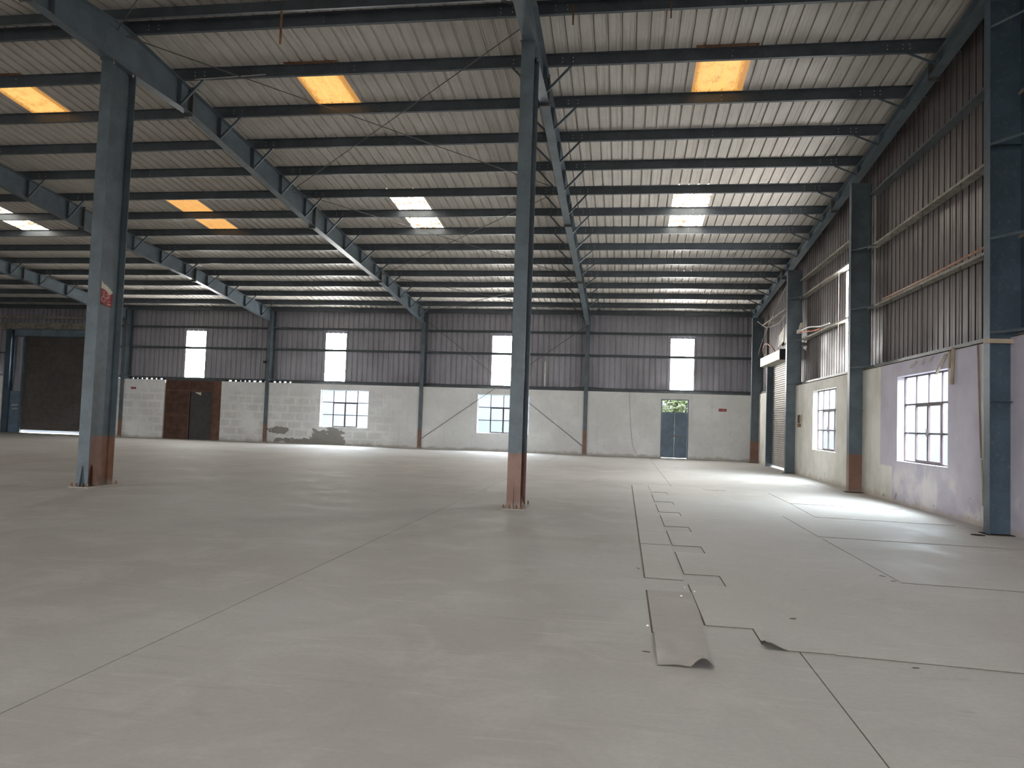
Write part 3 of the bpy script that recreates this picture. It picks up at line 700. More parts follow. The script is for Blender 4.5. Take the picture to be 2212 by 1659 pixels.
def col_x(y, x0, x1, fw, label, mats, zb):
    """I column of the end wall, web along x"""
    r = empty('steel_column', (x0, y, 0)); tag(r, label, 'column'); t = 0.012; h = fw / 2
    zt = lambda yy: zr(yy) - 0.50
    def plate(name, xa, xb, ya, yb, m_):
        MB().hexa([(xa, ya, 0.01), (xb, ya, 0.01), (xb, yb, 0.01), (xa, yb, 0.01), (xa, ya, zt(ya)), (xb, ya, zt(ya)), (xb, yb, zt(yb)), (xa, yb, zt(yb))]).build(name, m_, r)
    plate('flange', x0, x0 + t, y - h, y + h, mats[0]); plate('web', x0 + t, x1 - t, y - 0.005, y + 0.005, mats[1]); plate('flange', x1 - t, x1, y - h, y + h, mats[1])
    MB().box(x0 - 0.05, XRW, y - h - 0.06, y + h + 0.06, 0, 0.01).build('base_plate', 'joint', r)
    for z in zb:
        for s_ in (-1, 1):
            MB().tube([(x0 + 0.015, y + s_ * h * 0.9, z), (XRW + 0.07, y + s_ * (h + 0.62), z + 0.01)], 0.022, 4).build('girt_brace', 'steel', r)
    for z in (2.05, 6.1): MB().box(x0 + t, x1 - t, y - h + 0.01, y + h - 0.01, z, z + 0.01).build('web_stiffener', mats[1], r)
    return r
col_x(12.65, 5.59, 6.09, 0.20, 'blue steel end wall column nearest the camera at the right edge', ('steel_b', 'steel_b'), (8.0, 6.1, 4.6, 3.12))
col_x(19.95, 5.59, 6.09, 0.20, 'end wall column with brown foot between the cream and lilac walls', ('steel_o', 'steel_o'), (6.1, 4.6, 3.12))
col_x(27.39, 5.59, 6.09, 0.20, 'end wall column all blue beside the roller shutter', ('steel', 'steel'), (6.1, 4.6, 3.12))
col_x(34.60, 5.59, 6.09, 0.20, 'dark corner column where the back wall meets the shutter wall', ('steel_o', 'steel_o'), ())
# brown tape round the nearest end wall column
tp = MB(); tp.box(5.584, 5.59, 12.545, 12.755, 2.96, 3.03); tp.box(5.584, XRW, 12.540, 12.546, 2.955, 3.025)
tag(tp.build('tape_band', 'pipe'), 'brown tape wrapped round the nearest end wall column', 'tape')

# ================================================================== RAFTERS
def depth(y, st):
    for (a, da), (b, db) in zip(st[:-1], st[1:]):
        if min(a, b) <= y <= max(a, b): return da + (db - da) * (y - a) / (b - a)
    return st[-1][1]
FAR = [(13.09, 0.84), (15.45, 0.55), (22.4, 0.64), (29.1, 0.49), (36.10, 0.60)]
NEAR = [(13.09, 0.84), (10.73, 0.55), (3.8, 0.64), (-2.9, 0.49), (-10.4, 0.6)]
def rafter(x, st, fw, label, ys, braces, plates=True, ends=True):
    yend = st[-1][0]; r = empty('roof_rafter', (x, st[0][0], zr(st[0][0]) - st[0][1])); tag(r, label, 'rafter')
    t = 0.013; h = fw / 2
    for nm, lo in (('web', None), ('bottom_flange', 0), ('top_flange', 1)):
        m = MB()
        for (a, da), (b, db) in zip(st[:-1], st[1:]):
            za, zb = zr(a + (1e-6 if b > a else -1e-6)), zr(b)
            if lo is None: w_, A0, A1, B0, B1 = 0.005, za - da + t, za - t, zb - db + t, zb - t
            elif lo == 0: w_, A0, A1, B0, B1 = h, za - da, za - da + t, zb - db, zb - db + t
            else: w_, A0, A1, B0, B1 = h, za - t, za, zb - t, zb
            m.hexa([(x - w_, a, A0), (x + w_, a, A0), (x + w_, b, B0), (x - w_, b, B0), (x - w_, a, A1), (x + w_, a, A1), (x + w_, b, B1), (x - w_, b, B1)])
        m.build(nm, 'steel', r)
    for y in ys:
        d_ = depth(y, st); z1 = zr(y) - t; z0 = zr(y) - d_ + t
        for s_ in (-1, 1):
            MB().box(min(x + s_ * 0.005, x + s_ * (h - 0.01)), max(x + s_ * 0.005, x + s_ * (h - 0.01)), y - 0.005, y + 0.005, z0, z1).build('stiffener', 'steel', r)
            if s_ in braces:
                q = MB(); p0 = Vector((x + s_ * (h - 0.02), y + 0.012, z0 + 0.03)); p1 = Vector((x + s_ * (h + 0.53), y + 0.012, zr(y) + 0.015))
                dv = (p1 - p0).normalized(); nv = Vector((0, 1, 0)); bv = dv.cross(nv)
                for wv_, hv in (((0.045, 0.005)), ((0.005, 0.045))):
                    P = [p0, p0 + nv * wv_, p0 + nv * wv_ + bv * hv, p0 + bv * hv]; L = p1 - p0
                    q.hexa(P + [c + L for c in P])
                q.build('flange_brace', 'steel', r)
    if plates:
        for y, d_ in st[1:-1]:
            for s_, y_ in ((0, y - 0.016), (1, y + 0.002)):
                MB().box(x - h - 0.005, x + h + 0.005, y_, y_ + 0.014, zr(y) - d_ - 0.07, zr(y) + 0.06).build('splice_plate', 'rod', r)
            for dx in (-0.06, 0.06): MB().tube([(x + dx, y - 0.045, zr(y) - d_ - 0.035), (x + dx, y + 0.045, zr(y) - d_ - 0.035)], 0.018, 6).build('splice_bolt', 'rod', r)
    if ends: MB().box(x - h, x + h, yend - 0.014, yend, zr(yend) - st[-1][1] - 0.05, zr(yend) + 0.02).build('end_plate', 'steel', r)
    return r
both = (-1, 1)
rafter(FX['C'], FAR, 0.20, 'roof rafter running from the middle column to the back wall', PY[1:], both)
rafter(FX['B'], FAR, 0.20, 'roof rafter running from the poster column to the back wall', PY[1:], both)
rafter(FX['A'], FAR, 0.20, 'roof rafter second from the left, crossing behind the poster column', PY[1:], both)
rafter(FX['Z'], FAR, 0.20, 'farthest roof rafter at the left edge behind the poster column', PY[1:], both)
rafter(5.85, [(13.09, 0.27)] + [(y, 0.27) for y, d_ in FAR[1:]], 0.20, 'end rafter along the top of the cream and lilac wall', PY[1:], (-1,), True, False)
for s_, kx in (('middle', 'C'), ('poster', 'B')):
    x = FX[kx]
    rafter(x, NEAR, 0.20, f'near roof rafter rising over the {s_} column towards the camera', [2 * YRIDGE - PY[1] + 0.1, 2 * YRIDGE - PY[3]], ())
rafter_panel = MB()

# ================================================================== BRACE RODS
def rod(p, q, r_, label, name='brace_rod', m_='rod', cat='brace rod'):
    return tag(MB().tube([p, q], r_, 6).build(name, m_, None, p), label, cat)
zq = lambda y: zr(y) - 0.13
B_, C_ = FX['B'] + 0.02, FX['C'] - 0.02
for (xa, ya), (xb, yb2), lab in (((C_, 13.3), (B_, 20.8), 'roof brace rod from the middle column top down left to the poster rafter'),
        ((B_, 13.2), (C_, 21.1), 'roof brace rod from the poster column top down right to the middle rafter'),
        ((B_, 20.9), (C_, 29.8), 'second roof brace rod starting at mid poster rafter, descending right'),
        ((C_, 20.97), (B_, 29.4), 'second roof brace rod starting at mid middle rafter, descending left'),
        ((B_, 29.5), (C_, 35.9), 'last roof brace rod near the back wall, descending right'),
        ((C_, 29.6), (B_, 35.9), 'last roof brace rod near the back wall, descending left')):
    rod((xa, ya, zq(ya)), (xb, yb2, zq(yb2)), 0.011, lab)
rod((B_, 12.95, zq(12.95)), (C_, 5.4, zq(5.4)), 0.011, 'near roof brace rod leaving the poster column top towards the camera')
rod((C_, 12.95, zq(12.95)), (B_, 5.4, zq(5.4)), 0.011, 'near roof brace rod leaving the middle column top towards the camera')
rod((-9.90, 36.13, 6.40), (-1.92, 36.13, 0.42), 0.013, 'wall brace rod falling to the right across the white panel behind the middle column')
rod((-1.95, 36.09, 6.15), (-9.93, 36.09, 0.45), 0.013, 'wall brace rod rising to the right across the second wide window')

# ================================================================== ROLLER SHUTTERS
def curtain(n0, n1, fn, name, m_, par):
    """interlocking slats as one ribbed curtain; fn(t, d, z)"""
    return None
def slat_profile(z0, z1, pitch, depth_):
    pts = []; z = z0
    while z < z1 - 1e-4:
        pts += [(z, 0.0), (z + pitch * 0.18, depth_), (z + pitch * 0.55, depth_ * 1.25), (z + pitch * 0.88, depth_)]
        z += pitch
    pts.append((z1, 0.0)); return pts
s2 = empty('rolling_shutter', (XRW, 29.95, 0)); tag(s2, 'grey-brown roller shutter in the right wall with white hood', 'shutter')
pr = slat_profile(0.11, 4.06, 0.085, 0.016); m = MB()
for (z0, d0), (z1, d1_) in zip(pr[:-1], pr[1:]): m.quad((XRW + 0.09 - d0, 28.0, z0), (XRW + 0.09 - d0, 31.95, z0), (XRW + 0.09 - d1_, 31.95, z1), (XRW + 0.09 - d1_, 28.0, z1))
tag(m.build('slat_curtain', 'shut', s2), kind='stuff')
for a, b in ((31.90, 32.02), (27.93, 28.05)): MB().box(XRW - 0.16, XRW + 0.14, a, b, 0, 4.10).build('guide_rail', 'steel_b', s2)
MB().box(XRW + 0.03, XRW + 0.11, 28.05, 31.9, 0.075, 0.125).build('bottom_bar', 'shut', s2)
hd = MB(); hd.prism([(5.59, 4.10), (5.93, 4.06), (5.93, 4.075), (5.605, 4.115), (5.605, 4.43), (5.93, 4.50), (5.93, 4.515), (5.59, 4.445)], lambda u, v, y: (u, y, v), 28.57, 32.45)
hd.build('hood', 'hood', s2)
MB().box(5.60, 5.93, 28.55, 28.575, 4.08, 4.48).build('hood_end', 'black', s2); MB().box(5.60, 5.93, 32.445, 32.47, 4.08, 4.48).build('hood_end', 'black', s2)
MB().tube([(5.77, 28.6, 4.27), (5.77, 32.4, 4.27)], 0.11, 12).build('roller_drum', 'steel', s2)
MB().box(5.90, XCL, 27.6, 32.5, 4.52, 4.60).build('shutter_lintel', 'girtr', s2)
MB().box(XRW + 0.2, XCL - 0.004, 32.02, 32.9, 3.05, 4.6).build('side_cover', 'dark', s2)

s1 = empty('rolling_shutter', (-30.35, 36.4, 0)); tag(s1, 'dark brown roller shutter at far left behind the poster column', 'shutter')
pr = slat_profile(0.18, 5.24, 0.085, 0.016); m = MB()
for (z0, d0), (z1, d1_) in zip(pr[:-1], pr[1:]): m.quad((-32.38, 36.45 - d0, z0), (-28.35, 36.45 - d0, z0), (-28.35, 36.45 - d1_, z1), (-32.38, 36.45 - d1_, z1))
tag(m.build('slat_curtain', 'shutd', s1), kind='stuff')
for a, b in ((-32.46, -32.36), (-28.38, -28.28)): MB().box(a, b, 36.30, 36.52, 0, 5.3).build('guide_rail', 'steel', s1)
MB().box(-32.36, -28.38, 36.40, 36.47, 0.155, 0.205).build('bottom_bar', 'shutd', s1)
MB().prism([(36.05, 5.24), (36.5, 5.20), (36.5, 5.56), (36.10, 5.62), (36.05, 5.56)], lambda u, v, x: (x, u, v), -32.8, -28.0).build('hood', 'hoodb', s1)
po = empty('door_post', (-33.35, 36.3, 0)); tag(po, 'dark steel door post left of the far left shutter', 'post')
MB().box(-33.42, -33.12, 36.20, 36.22, 0, 5.62).build('post_flange', 'steel_b', po); MB().box(-33.276, -33.264, 36.22, 36.48, 0, 5.62).build('post_web', 'steel_b', po); MB().box(-33.42, -33.12, 36.48, 36.50, 0, 5.62).build('post_flange', 'steel_b', po)
pn = empty('side_panel', (-32.8, 36.36, 0)); tag(pn, 'blue steel side panel with pale painted glints beside the far left shutter', 'panel')
MB().box(-33.12, -32.47, 36.36, 36.40, 0.02, 2.24).build('panel_skin', 'doorb', pn)
for z in (0.08, 2.18): MB().box(-33.10, -32.47, 36.34, 36.36, z - 0.02, z + 0.03).build('panel_rail', 'doorb', pn)
for z, dx in ((1.44, 0.0), (1.24, 0.02)): MB().hexa([(-32.98 + dx, 36.352, z), (-32.60, 36.352, z + 0.02), (-32.60, 36.36, z + 0.02), (-32.98 + dx, 36.36, z), (-32.98 + dx, 36.352, z + 0.05), (-32.58, 36.352, z + 0.09), (-32.58, 36.36, z + 0.09), (-32.98 + dx, 36.36, z + 0.05)]).build('painted_glint', 'cable', pn)  # pale bars drawn as glints on the panel

# ================================================================== FLOOR SHEETS
def slab_poly(name, poly, z0, z1, mats, label, cat='floor sheet', group=None, dirt=None):  # dirt gives the dark strip added for the shaded gap
    cx = sum(q[0] for q in poly) / len(poly); cy = sum(q[1] for q in poly) / len(poly)
    m = MB().prism(poly, lambda u, v, t: (u, v, t), z0, z1, 0, 1)
    o = tag(m.build(name, mats, None, (cx, cy, 0)), label, cat, group)
    if dirt: MB().box(*dirt, 0.0002, 0.0035).build('edge_gap_line', 'edge', o)
    return o
notch = [17.3, 15.2, 13.41, 11.55, 9.74, 7.9]
out = [(1.45, 5.385), (2.56, 5.29), (4.2, 5.22), (5.5, 5.2), (5.5, 19.15), (0.65, 19.15)]
for yk in notch: out += [(0.65, yk), (1.0, yk), (1.0, yk - 0.5), (0.65, yk - 0.5)]
out += [(0.655, 5.92), (1.0, 5.92), (1.45, 5.92)]
big = empty('floor_sheet', (2.8, 12, 0)); tag(big, 'large thin floor covering with a notched left edge', 'floor sheet')
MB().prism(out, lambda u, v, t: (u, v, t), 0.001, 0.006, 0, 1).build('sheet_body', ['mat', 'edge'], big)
def grid_sheet(x0, x1, y0, y1, nx, ny, zfun, th, name, mats, par=None, org=None, xr=None):
    m = MB(); P = {}
    for i in range(nx + 1):
        for j in range(ny + 1):
            v = y0 + (y1 - y0) * j / ny; xa, xb = (xr(v) if xr else (x0, x1)); u = xa + (xb - xa) * i / nx
            P[i, j] = (u, v, zfun(u, v))
    up_ = lambda q: (q[0], q[1], q[2] + th)
    for i in range(nx):
        for j in range(ny):
            a, b, c, d_ = P[i, j], P[i + 1, j], P[i + 1, j + 1], P[i, j + 1]
            m.quad(up_(a), up_(b), up_(c), up_(d_), 0); m.quad(d_, c, b, a, 1)
    for i in range(nx):
        for j in (0, ny): a, b = P[i, j], P[i + 1, j]; m.quad(a, b, up_(b), up_(a), 1)
    for j in range(ny):
        for i in (0, nx): a, b = P[i, j], P[i, j + 1]; m.quad(a, b, up_(b), up_(a), 1)
    o = m.build(name, mats, par, org, True)
    bm = bmesh.new(); bm.from_mesh(o.data); bmesh.ops.remove_doubles(bm, verts=bm.verts, dist=0.0003); bmesh.ops.recalc_face_normals(bm, faces=bm.faces)
    for e in bm.edges:
        if len(e.link_faces) == 2 and e.calc_face_angle() > 0.9: e.smooth = False
    bm.to_mesh(o.data); bm.free(); return o
sm = lambda a, b, v: (lambda t: t * t * (3 - 2 * t))(max(0.0, min(1.0, (v - a) / (b - a))))
grid_sheet(1.0, 1.45, 5.40, 5.92, 12, 12, lambda u, v: 0.001 + 0.050 * sm(1.16, 1.0, u) * sm(5.62, 5.40, v), 0.005, 'curled_corner', ['mat', 'edge'], big,
           xr=None)
ns = grid_sheet(0.25, 0.60, 4.87, 7.03, 24, 48,
    lambda u, v: 0.002 + (0.062 * math.sin(math.pi * (u - 0.455) / 0.15) * sm(5.20, 4.87, v) if 0.455 < u < 0.605 else 0.0)
                 + 0.030 * sm(0.42, 0.25, u) * sm(4.93, 5.15, v) * sm(5.62, 5.50, v) + 0.010 * sm(0.52, 0.36, u) * sm(0.25, 0.36, u) * sm(5.0, 4.87, v),
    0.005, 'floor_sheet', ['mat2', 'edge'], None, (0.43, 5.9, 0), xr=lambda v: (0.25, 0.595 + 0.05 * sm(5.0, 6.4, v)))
tag(ns, 'narrow brownish floor sheet with a curled up corner in the foreground', 'floor sheet')
MB().box(0.238, 0.25, 5.62, 7.03, 0.0002, 0.0035).build('edge_gap_line', 'edge', ns)
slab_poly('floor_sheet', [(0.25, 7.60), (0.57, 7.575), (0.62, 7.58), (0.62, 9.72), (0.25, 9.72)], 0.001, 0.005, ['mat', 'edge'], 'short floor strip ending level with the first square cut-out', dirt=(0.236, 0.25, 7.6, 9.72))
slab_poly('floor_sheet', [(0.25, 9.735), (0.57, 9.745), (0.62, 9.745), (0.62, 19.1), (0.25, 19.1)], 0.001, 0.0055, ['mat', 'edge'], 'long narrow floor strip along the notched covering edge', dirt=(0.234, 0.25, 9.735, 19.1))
slab_poly('floor_sheet', [(2.80, 8.11), (3.87, 8.02), (5.5, 7.96), (5.5, 11.0), (2.78, 11.06), (2.78, 10.34)], 0.0065, 0.0105, ['mat', 'edge'], 'loose floor sheet with a dark sharp corner at right')
slab_poly('floor_sheet', [(2.77, 11.24), (5.1, 10.98 + 0.05), (5.5, 11.02), (5.5, 13.4), (2.77, 13.68)], 0.0065, 0.0105, ['mat', 'edge'], 'floor sheet behind the dark cornered one, before the nearest end column')
slab_poly('floor_sheet', [(3.33, 13.76), (5.5, 13.52), (5.5, 15.9), (3.4, 16.02)], 0.0065, 0.0105, ['mat', 'edge'], 'floor sheet lying below the large lilac wall window')
slab_poly('floor_sheet', [(3.40, 16.07), (5.5, 15.93), (5.5, 18.3), (3.4, 18.4)], 0.0065, 0.0105, ['mat', 'edge'], 'farthest floor sheet near the brown footed end column')
slab_poly('floor_sheet', [(1.97, 18.54), (2.44, 18.51), (2.44, 18.95), (1.97, 18.95)], 0.0065, 0.0105, ['mat', 'edge'], 'small square floor sheet offcut far back on the covering')

# dark strips added for the shaded gap line along the sheet edges
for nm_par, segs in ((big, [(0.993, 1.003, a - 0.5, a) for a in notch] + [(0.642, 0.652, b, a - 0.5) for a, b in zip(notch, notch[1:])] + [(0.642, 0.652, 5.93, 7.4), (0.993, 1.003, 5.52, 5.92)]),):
    for a, b, c, e in segs: MB().box(a, b, c, e, 0.0002, 0.003).build('edge_gap_line', 'edge', nm_par)
# small debris on the floor
def chunk(x, y, s_, name, m_, label, cat, z=0.0, elong=1.0, ang=0.0):
    random.seed(int(x * 1000 + y * 77)); me = MB(); n = 7; ca, sa = math.cos(ang), math.sin(ang)
    base = []
    for i in range(n):
        a = 2 * math.pi * i / n; rr = s_ * random.uniform(0.7, 1.1); u, v = rr * math.cos(a) * elong, rr * math.sin(a) / max(1, elong ** 0.5)
        base.append((u * ca - v * sa, u * sa + v * ca))
    me.prism(base, lambda u, v, t: (x + u * (1 - 0.35 * t), y + v * (1 - 0.35 * t), z + t * s_ * (0.7 if elong == 1 else 0.3)), 0, 1)
    return tag(me.build(name, m_, None, (x, y, z)), label, cat, 'debris on the floor sheets')
for i, (x, y, lab) in enumerate(((0.60, 7.21, 'white plaster chip nearest the first square cut-out'), (0.675, 7.06, 'white plaster chip right of the short dark edge'), (0.54, 6.84, 'white plaster chip at the top of the curled sheet'), (0.215, 5.8, 'white plaster chip left of the curled sheet'))):
    chunk(x, y, 0.013, 'plaster_chip', 'chip', lab, 'chip', 0.009 if x > 0.25 else 0.0)
for x, y, e, a, z, lab in ((1.37, 6.3, 2.6, 0.2, 0.009, 'dark leaf shaped splinter on the big covering'), (0.19, 8.07, 3.4, 1.9, 0.0, 'dark splinter left of the long strip'), (0.19, 5.14, 3.0, -0.2, 0.0, 'dark splinter left of the curled corner sheet'),
        (2.72, 8.42, 3.2, 2.5, 0.009, 'dark splinter left of the sharp sheet corner'), (2.74, 8.17, 3.0, 0.0, 0.009, 'dark splinter touching the sharp sheet corner'), (1.90, 5.24, 2.6, 0.1, 0.0, 'dark splinter in front of the big covering edge')):
    chunk(x, y, 0.013, 'splinter', 'splint', lab, 'splinter', z, e, a)
dm = MB(); dm.prism([(0.10 * math.cos(2 * math.pi * q / 20), 0.10 * math.sin(2 * math.pi * q / 20)) for q in range(20)], lambda u, v, t: (5.34 + u, 12.35 + v, t), 0.0095, 0.018)
tag(dm.build('drain_cap', 'joint', None, (5.34, 12.35, 0.0095)), 'round dark cap on the floor beside the nearest end column', 'cap')

# ================================================================== POSTER, SIGNS
xp = FX['B'] + 0.007
pf = lambda y, z, d_=0.0: (xp + 0.001 + d_, y, z)
pst = empty('poster', (xp, 13.09, 3.47)); tag(pst, 'torn red poster with white top stuck on the left column', 'poster')
def flat(name, pts, m_, par, d0, d1_):
    MB().prism(pts, lambda u, v, t: (xp + t, u, v), d0, d1_).build(name, m_, par)
flat('poster_sheet', [(12.935, 3.49), (13.10, 3.46), (13.265, 3.455), (13.275, 3.72), (13.20, 3.76), (13.08, 3.80), (12.93, 3.805)], 'red', pst, 0.0005, 0.002)
flat('torn_top', [(12.93, 3.79), (13.03, 3.775), (13.09, 3.75), (13.16, 3.70), (13.20, 3.695), (13.27, 3.75), (13.20, 3.80), (13.06, 3.87), (13.0, 3.875), (12.96, 3.925), (12.935, 3.92)], 'paper', pst, 0.002, 0.006)
flat('brown_foot', [(12.935, 3.475), (13.08, 3.455), (13.09, 3.50), (12.99, 3.53), (12.94, 3.515)], 'rust', pst, 0.002, 0.003)
ring = MB(); nn = 20
for q in range(nn):
    a, b = 2 * math.pi * q / nn, 2 * math.pi * (q + 1) / nn; c = (13.015, 3.585)
    pt = lambda an, r_: (xp + 0.0028, c[0] + r_ * math.cos(an), c[1] + r_ * 0.8 * math.sin(an))
    ring.quad(pt(a, 0.052), pt(b, 0.052), pt(b, 0.066), pt(a, 0.066))
ring.build('printed_ring', 'pink', pst)
for y_, z_, a, b in ((13.02, 3.655, 0.014, 0.035), (13.02, 3.72, 0.012, 0.022), (13.14, 3.69, 0.04, 0.010), (13.15, 3.64, 0.045, 0.008), (13.13, 3.615, 0.05, 0.009), (13.17, 3.665, 0.025, 0.006), (13.17, 3.50, 0.035, 0.016), (13.23, 3.505, 0.014, 0.012), (13.15, 3.55, 0.010, 0.020), (13.20, 3.56, 0.008, 0.018)):
    flat('printed_mark', [(y_ - a, z_ - b), (y_ + a, z_ - b * 0.8), (y_ + a * 0.8, z_ + b), (y_ - a * 0.7, z_ + b * 0.9)], 'pink', pst, 0.002, 0.003)
def wall_sign(x, z, w_, h_, label):
    r = empty('wall_sign', (x, YBW, z)); tag(r, label, 'sign')
    MB().box(x - w_ / 2, x + w_ / 2, YBW - 0.006, YBW - 0.001, z - h_ / 2, z + h_ / 2).build('sign_board', 'red', r)
    MB().tube([(x - w_ * 0.33, YBW - 0.006, z), (x - w_ * 0.33, YBW - 0.0075, z)], h_ * 0.22, 10).build('sign_symbol', 'pink', r)
    for q, (a, b) in enumerate(((-0.12, 0.38), (-0.12, 0.28), (-0.12, 0.42))):
        zz = z + h_ * (0.24 - 0.24 * q); MB().box(x + w_ * a, x + w_ * b, YBW - 0.0075, YBW - 0.006, zz - h_ * 0.05, zz + h_ * 0.05).build('sign_line', 'pink', r)
wall_sign(4.57, 2.335, 0.36, 0.13, 'small red wall sign right of the blue door')
wall_sign(-25.65, 2.585, 0.30, 0.11, 'small red wall sign left of the brown doorway')

# ================================================================== PIPES, CABLES, SMALL FITTINGS
def pipe(pts, r_, m_, label, name, cat, seg=8):
    return tag(MB().tube(pts, r_, seg).build(name, m_, None, pts[0], True), label, cat)
pipe([(-3.87, 36.56, 3.26), (-3.87, 36.56, 4.48)], 0.032, 'white', 'white upright tube on the back cladding right of the middle column', 'white_tube', 'tube', 12)
pipe([(-4.54, 36.57, 3.26), (-4.46, 36.57, 4.67)], 0.012, 'cable', 'thin grey conduit left of the white upright tube', 'conduit', 'conduit')
pipe([(-2.22, 36.35, 6.72), (-1.98, 36.35, 6.30)], 0.018, 'cable', 'short pale tube leaning at the top of the slim column left of the blue door', 'loose_tube', 'tube')
def curve(pts, n=8):
    P = [Vector(q) for q in pts]; P = [2 * P[0] - P[1]] + P + [2 * P[-1] - P[-2]]; o_ = []
    for i in range(1, len(P) - 2):
        for k_ in range(n):
            t = k_ / n; a, b, c, d_ = P[i - 1:i + 3]
            o_.append(0.5 * ((2 * b) + (c - a) * t + (2 * a - 5 * b + 4 * c - d_) * t * t + (3 * b - a - 3 * c + d_) * t ** 3))
    o_.append(P[-2]); return [tuple(q) for q in o_]
pipe(curve([(0.24, 36.16, 3.08), (0.28, 36.16, 2.2), (0.36, 36.16, 1.2), (0.45, 36.15, 0.55), (0.62, 36.13, 0.16), (0.86, 36.08, 0.012)]), 0.008, 'cable', 'thin wire hanging down the white wall left of the blue door', 'hanging_wire', 'wire', 6)
pipe([(-18.66, 36.50, 3.2), (-18.62, 36.50, 5.1)], 0.018, 'cable', 'pale conduit beside the column left of the first window', 'conduit', 'conduit')
fx = empty('floodlight', (-18.27, 36.08, 4.1)); tag(fx, 'small broken black light fixture on the column left of the first window', 'light')
MB().box(-18.34, -18.18, 36.00, 36.09, 4.05, 4.20).build('lamp_body', 'black', fx); MB().box(-18.33, -18.19, 35.98, 36.00, 4.17, 4.20).build('lamp_visor', 'cable', fx); MB().box(-18.28, -18.24, 36.09, 36.10, 4.0, 4.25).build('lamp_bracket', 'steel', fx)
pipe([(5.88, 14.57, 3.10), (5.88, 14.62, 2.43)], 0.030, 'pipe', 'tan pipe hanging on the lilac wall right of the window', 'pipe', 'pipe', 12)
pipe([(5.915, 13.71, 3.06), (5.915, 13.66, 2.2), (5.915, 13.58, 1.14)], 0.012, 'pipe', 'thin tan conduit down the lilac wall by the nearest end column', 'conduit', 'conduit')
pipe([(5.915, 13.56, 1.12), (5.915, 13.50, 0.35)], 0.016, 'paper', 'pale lower conduit near the foot of the nearest end column', 'conduit', 'conduit')
tag(MB().hexa([(5.86, 15.30, 2.66), (5.90, 15.30, 2.66), (5.90, 15.36, 2.66), (5.86, 15.36, 2.66), (5.88, 14.91, 3.02), (5.92, 14.91, 3.02), (5.92, 14.97, 3.02), (5.88, 14.97, 3.02)]).build('timber_strip', 'wood', None, (5.9, 15.1, 2.66)),
    'slanting timber strip over the corner of the lilac wall window', 'timber')
tag(MB().box(5.895, 5.93, 14.80, 14.85, 2.74, 3.05).build('timber_strip', 'wood', None, (5.91, 14.82, 2.74)), 'short upright timber strip above the lilac wall window', 'timber')
for y_, z_, dy, dz, lab in ((16.55, 2.97, 0.30, 0.03, 'torn pale plaster flake above the lilac wall window, long slanted one'), (16.05, 3.0, 0.12, 0.03, 'torn pale plaster flake above the lilac wall window, middle one'), (15.62, 3.0, 0.18, 0.025, 'torn pale plaster flake above the lilac wall window, right one')):
    tag(MB().hexa([(5.89, y_ - dy / 2, z_ - dz + 0.05), (5.925, y_ - dy / 2, z_ - dz + 0.05), (5.925, y_ + dy / 2, z_ - dz - 0.06), (5.89, y_ + dy / 2, z_ - dz - 0.06),
                   (5.90, y_ - dy / 2, z_ + dz), (5.93, y_ - dy / 2, z_ + dz), (5.93, y_ + dy / 2, z_ - 0.03), (5.90, y_ + dy / 2, z_ - 0.03)]).build('plaster_flake', 'wood', None, (5.91, y_, z_)), lab, 'flake')
ni = empty('meter_board', (5.92, 26.62, 1.62)); tag(ni, 'small brown and yellow meter board on the cream wall', 'board')
MB().box(5.915, 5.93, 26.36, 26.90, 1.62, 2.06).build('back_board', 'paper', ni); MB().box(5.89, 5.915, 26.64, 26.88, 1.76, 2.03).build('dark_panel', 'brown', ni)
MB().box(5.90, 5.915, 26.42, 26.62, 1.78, 2.02).build('yellow_panel', 'pipe', ni); MB().box(5.88, 5.915, 26.50, 26.84, 1.62, 1.74).build('switch_box', 'rust', ni)
jb = empty('junction_box', (5.9, 26.8, 4.88)); tag(jb, 'white broken junction box under the girt on the cream wall', 'box')
MB().box(5.84, 5.95, 26.66, 26.98, 4.84, 4.96).build('box_body', 'white', jb); MB().hexa([(5.85, 26.5, 5.0), (5.93, 26.5, 5.0), (5.93, 26.72, 4.96), (5.85, 26.72, 4.96), (5.85, 26.45, 5.16), (5.93, 26.45, 5.16), (5.93, 26.66, 5.04), (5.85, 26.66, 5.04)]).build('open_lid', 'paper', jb)
pipe(curve([(5.90, 26.7, 4.90), (5.90, 25.5, 4.88), (5.92, 24.2, 4.74), (5.95, 23.2, 4.70)]), 0.022, 'white', 'white conduit sagging from the junction box', 'conduit', 'conduit')
pipe(curve([(5.88, 26.7, 4.86), (5.88, 25.8, 4.78), (5.91, 25.0, 4.70), (5.95, 24.3, 4.68)]), 0.020, 'orange', 'orange conduit sagging below the white one', 'conduit', 'conduit')
pipe([(5.965, 13.2, 4.71), (5.965, 16.0, 4.66), (5.965, 18.6, 4.66)], 0.022, 'fade', 'faded orange conduit lying along the girt above the lilac wall', 'conduit', 'conduit')
pipe(curve([(5.80, 32.9, 4.70), (5.72, 32.5, 4.95), (5.72, 31.9, 5.02), (5.80, 31.3, 4.86), (5.88, 30.9, 4.60)]), 0.028, 'fade', 'orange flexible duct looping over the shutter hood', 'duct', 'duct', 10)
pipe(curve([(5.75, 34.2, 6.25), (5.74, 32.0, 5.72), (5.72, 29.5, 5.55), (5.70, 27.5, 5.75)]), 0.010, 'cable', 'slack grey cable above the shutter hood', 'cable', 'cable', 6)
pipe(curve([(5.70, 27.6, 6.85), (5.78, 30.5, 6.2), (5.82, 33.6, 5.2), (5.84, 34.4, 4.8)]), 0.009, 'cable', 'grey cable slanting down towards the corner column', 'cable', 'cable', 6)
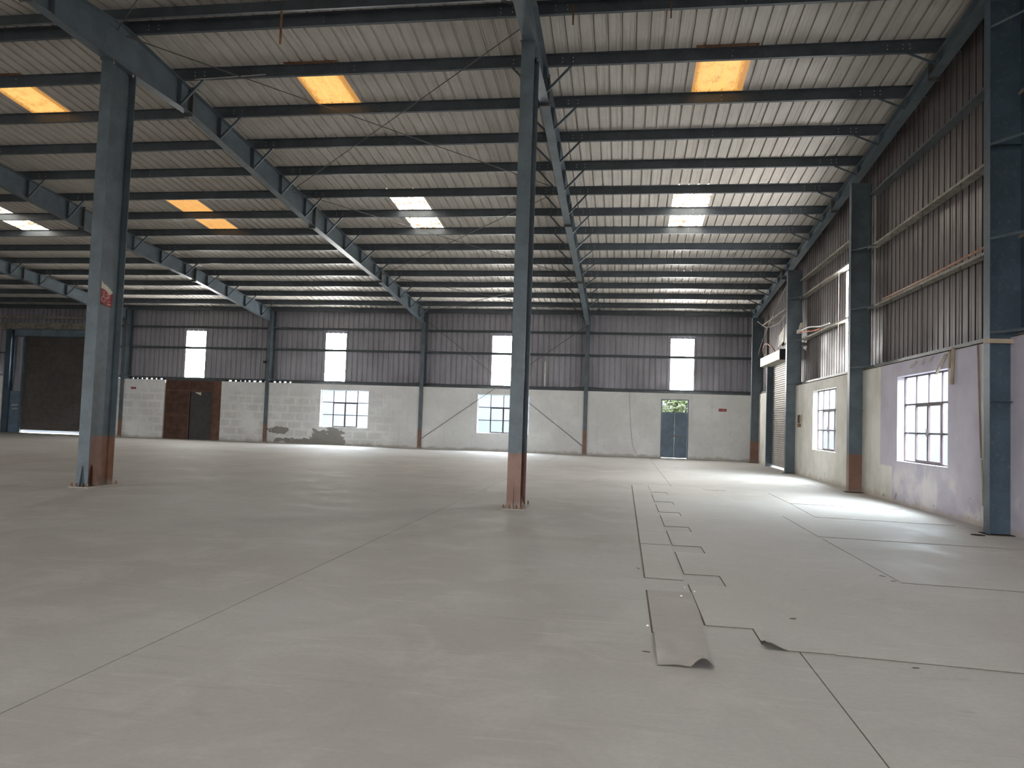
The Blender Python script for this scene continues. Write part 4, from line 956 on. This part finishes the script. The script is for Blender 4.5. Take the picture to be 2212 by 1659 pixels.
for y_, a, b in ((30.9, 4.95, 5.55), (29.7, 4.98, 5.85), (28.6, 5.15, 5.95)): MB().hexa([(6.10, y_ - 0.5, a), (6.12, y_ - 0.5, a), (6.12, y_ + 0.55, a - 0.12), (6.10, y_ + 0.55, a - 0.12), (6.12, y_ - 0.5, b), (6.14, y_ - 0.5, b), (6.14, y_ + 0.55, b - 0.25), (6.12, y_ + 0.55, b - 0.25)]).build('patch_sheet', 'hood', wr)
def hanger(x, y, z0, z1, label, w_=0.022):
    return tag(MB().box(x - w_, x + w_, y - 0.004, y + 0.004, z0, z1).build('hanger_strap', 'rust', None, (x, y, z0)), label, 'strap')
hanger(-6.50, 12.80, 8.36, 9.02, 'rusty strap hanging from the ridge purlin right of the poster column')
hanger(-1.10, 13.33, 8.76, 9.15, 'rusty strap hanging from the ridge purlin right of the middle column', 0.016)
hanger(0.655, 13.33, 8.80, 9.10, 'short rusty strap at the top of the right bay', 0.012)
pipe(curve([(-9.55, 14.95, 8.80), (-9.0, 14.96, 8.82), (-7.9, 14.97, 8.86)]), 0.012, 'cable', 'pale cable along the purlin beside the poster column', 'cable', 'cable', 6)

# ================================================================== OUTSIDE
yd_ = MB(); yd_.box(-140, 120, -120, 140, -0.40, -0.33); yo = yd_.build('floor_yard', 'yard'); struct(yo, 'concrete yard outside the building')
b1 = MB().box(-60, 16.3, 44.0, 44.2, -0.33, 4.4).build('backdrop_wall', 'ywall'); tag(b1, 'added dark backdrop wall outside the back windows', 'wall')  # walls added to cover the low sky behind the panes
b2 = MB().box(14.0, 14.2, -30, 43.9, -0.33, 4.6).build('backdrop_wall', 'ywall'); tag(b2, 'added dark backdrop wall outside the right windows', 'wall')
def bush(x, y, rx, ry, h, n, m_, label, seed):
    rnd = random.Random(seed); r = empty('leafy_bush', (x, y, -0.33)); tag(r, label, 'bush'); m = MB(); cen = []
    for _ in range(26): cen.append((rnd.uniform(-1, 1) * 0.75, rnd.uniform(-1, 1) * 0.75, rnd.uniform(0.15, 0.95)))
    for _ in range(n):
        c = rnd.choice(cen); p = Vector((x + rx * (c[0] + rnd.gauss(0, 0.13)), y + ry * (c[1] + rnd.gauss(0, 0.13)), -0.33 + h * (c[2] + rnd.gauss(0, 0.06))))
        a = Vector((rnd.gauss(0, 1), rnd.gauss(0, 1), rnd.gauss(0, 0.7))).normalized(); b = a.cross(Vector((rnd.gauss(0, 1), rnd.gauss(0, 1), rnd.gauss(0, 1)))).normalized()
        L, W_ = rnd.uniform(0.12, 0.24), rnd.uniform(0.05, 0.09)
        m.quad(p - a * L, p + b * W_, p + a * L, p - b * W_)
    tag(m.build('foliage', m_, r), kind='stuff')
    st = MB()
    for q in range(5): st.tube([(x + rnd.uniform(-.1, .1), y, -0.33), (x + rx * rnd.uniform(-.6, .6), y + ry * rnd.uniform(-.4, .4), -0.33 + h * rnd.uniform(.5, .8))], 0.03, 5)
    tag(st.build('branches', 'wood', r), kind='stuff')
bush(2.7, 41.5, 1.9, 1.2, 4.1, 2600, 'leaf2', 'leafy green bush behind the transom of the blue door', 3)
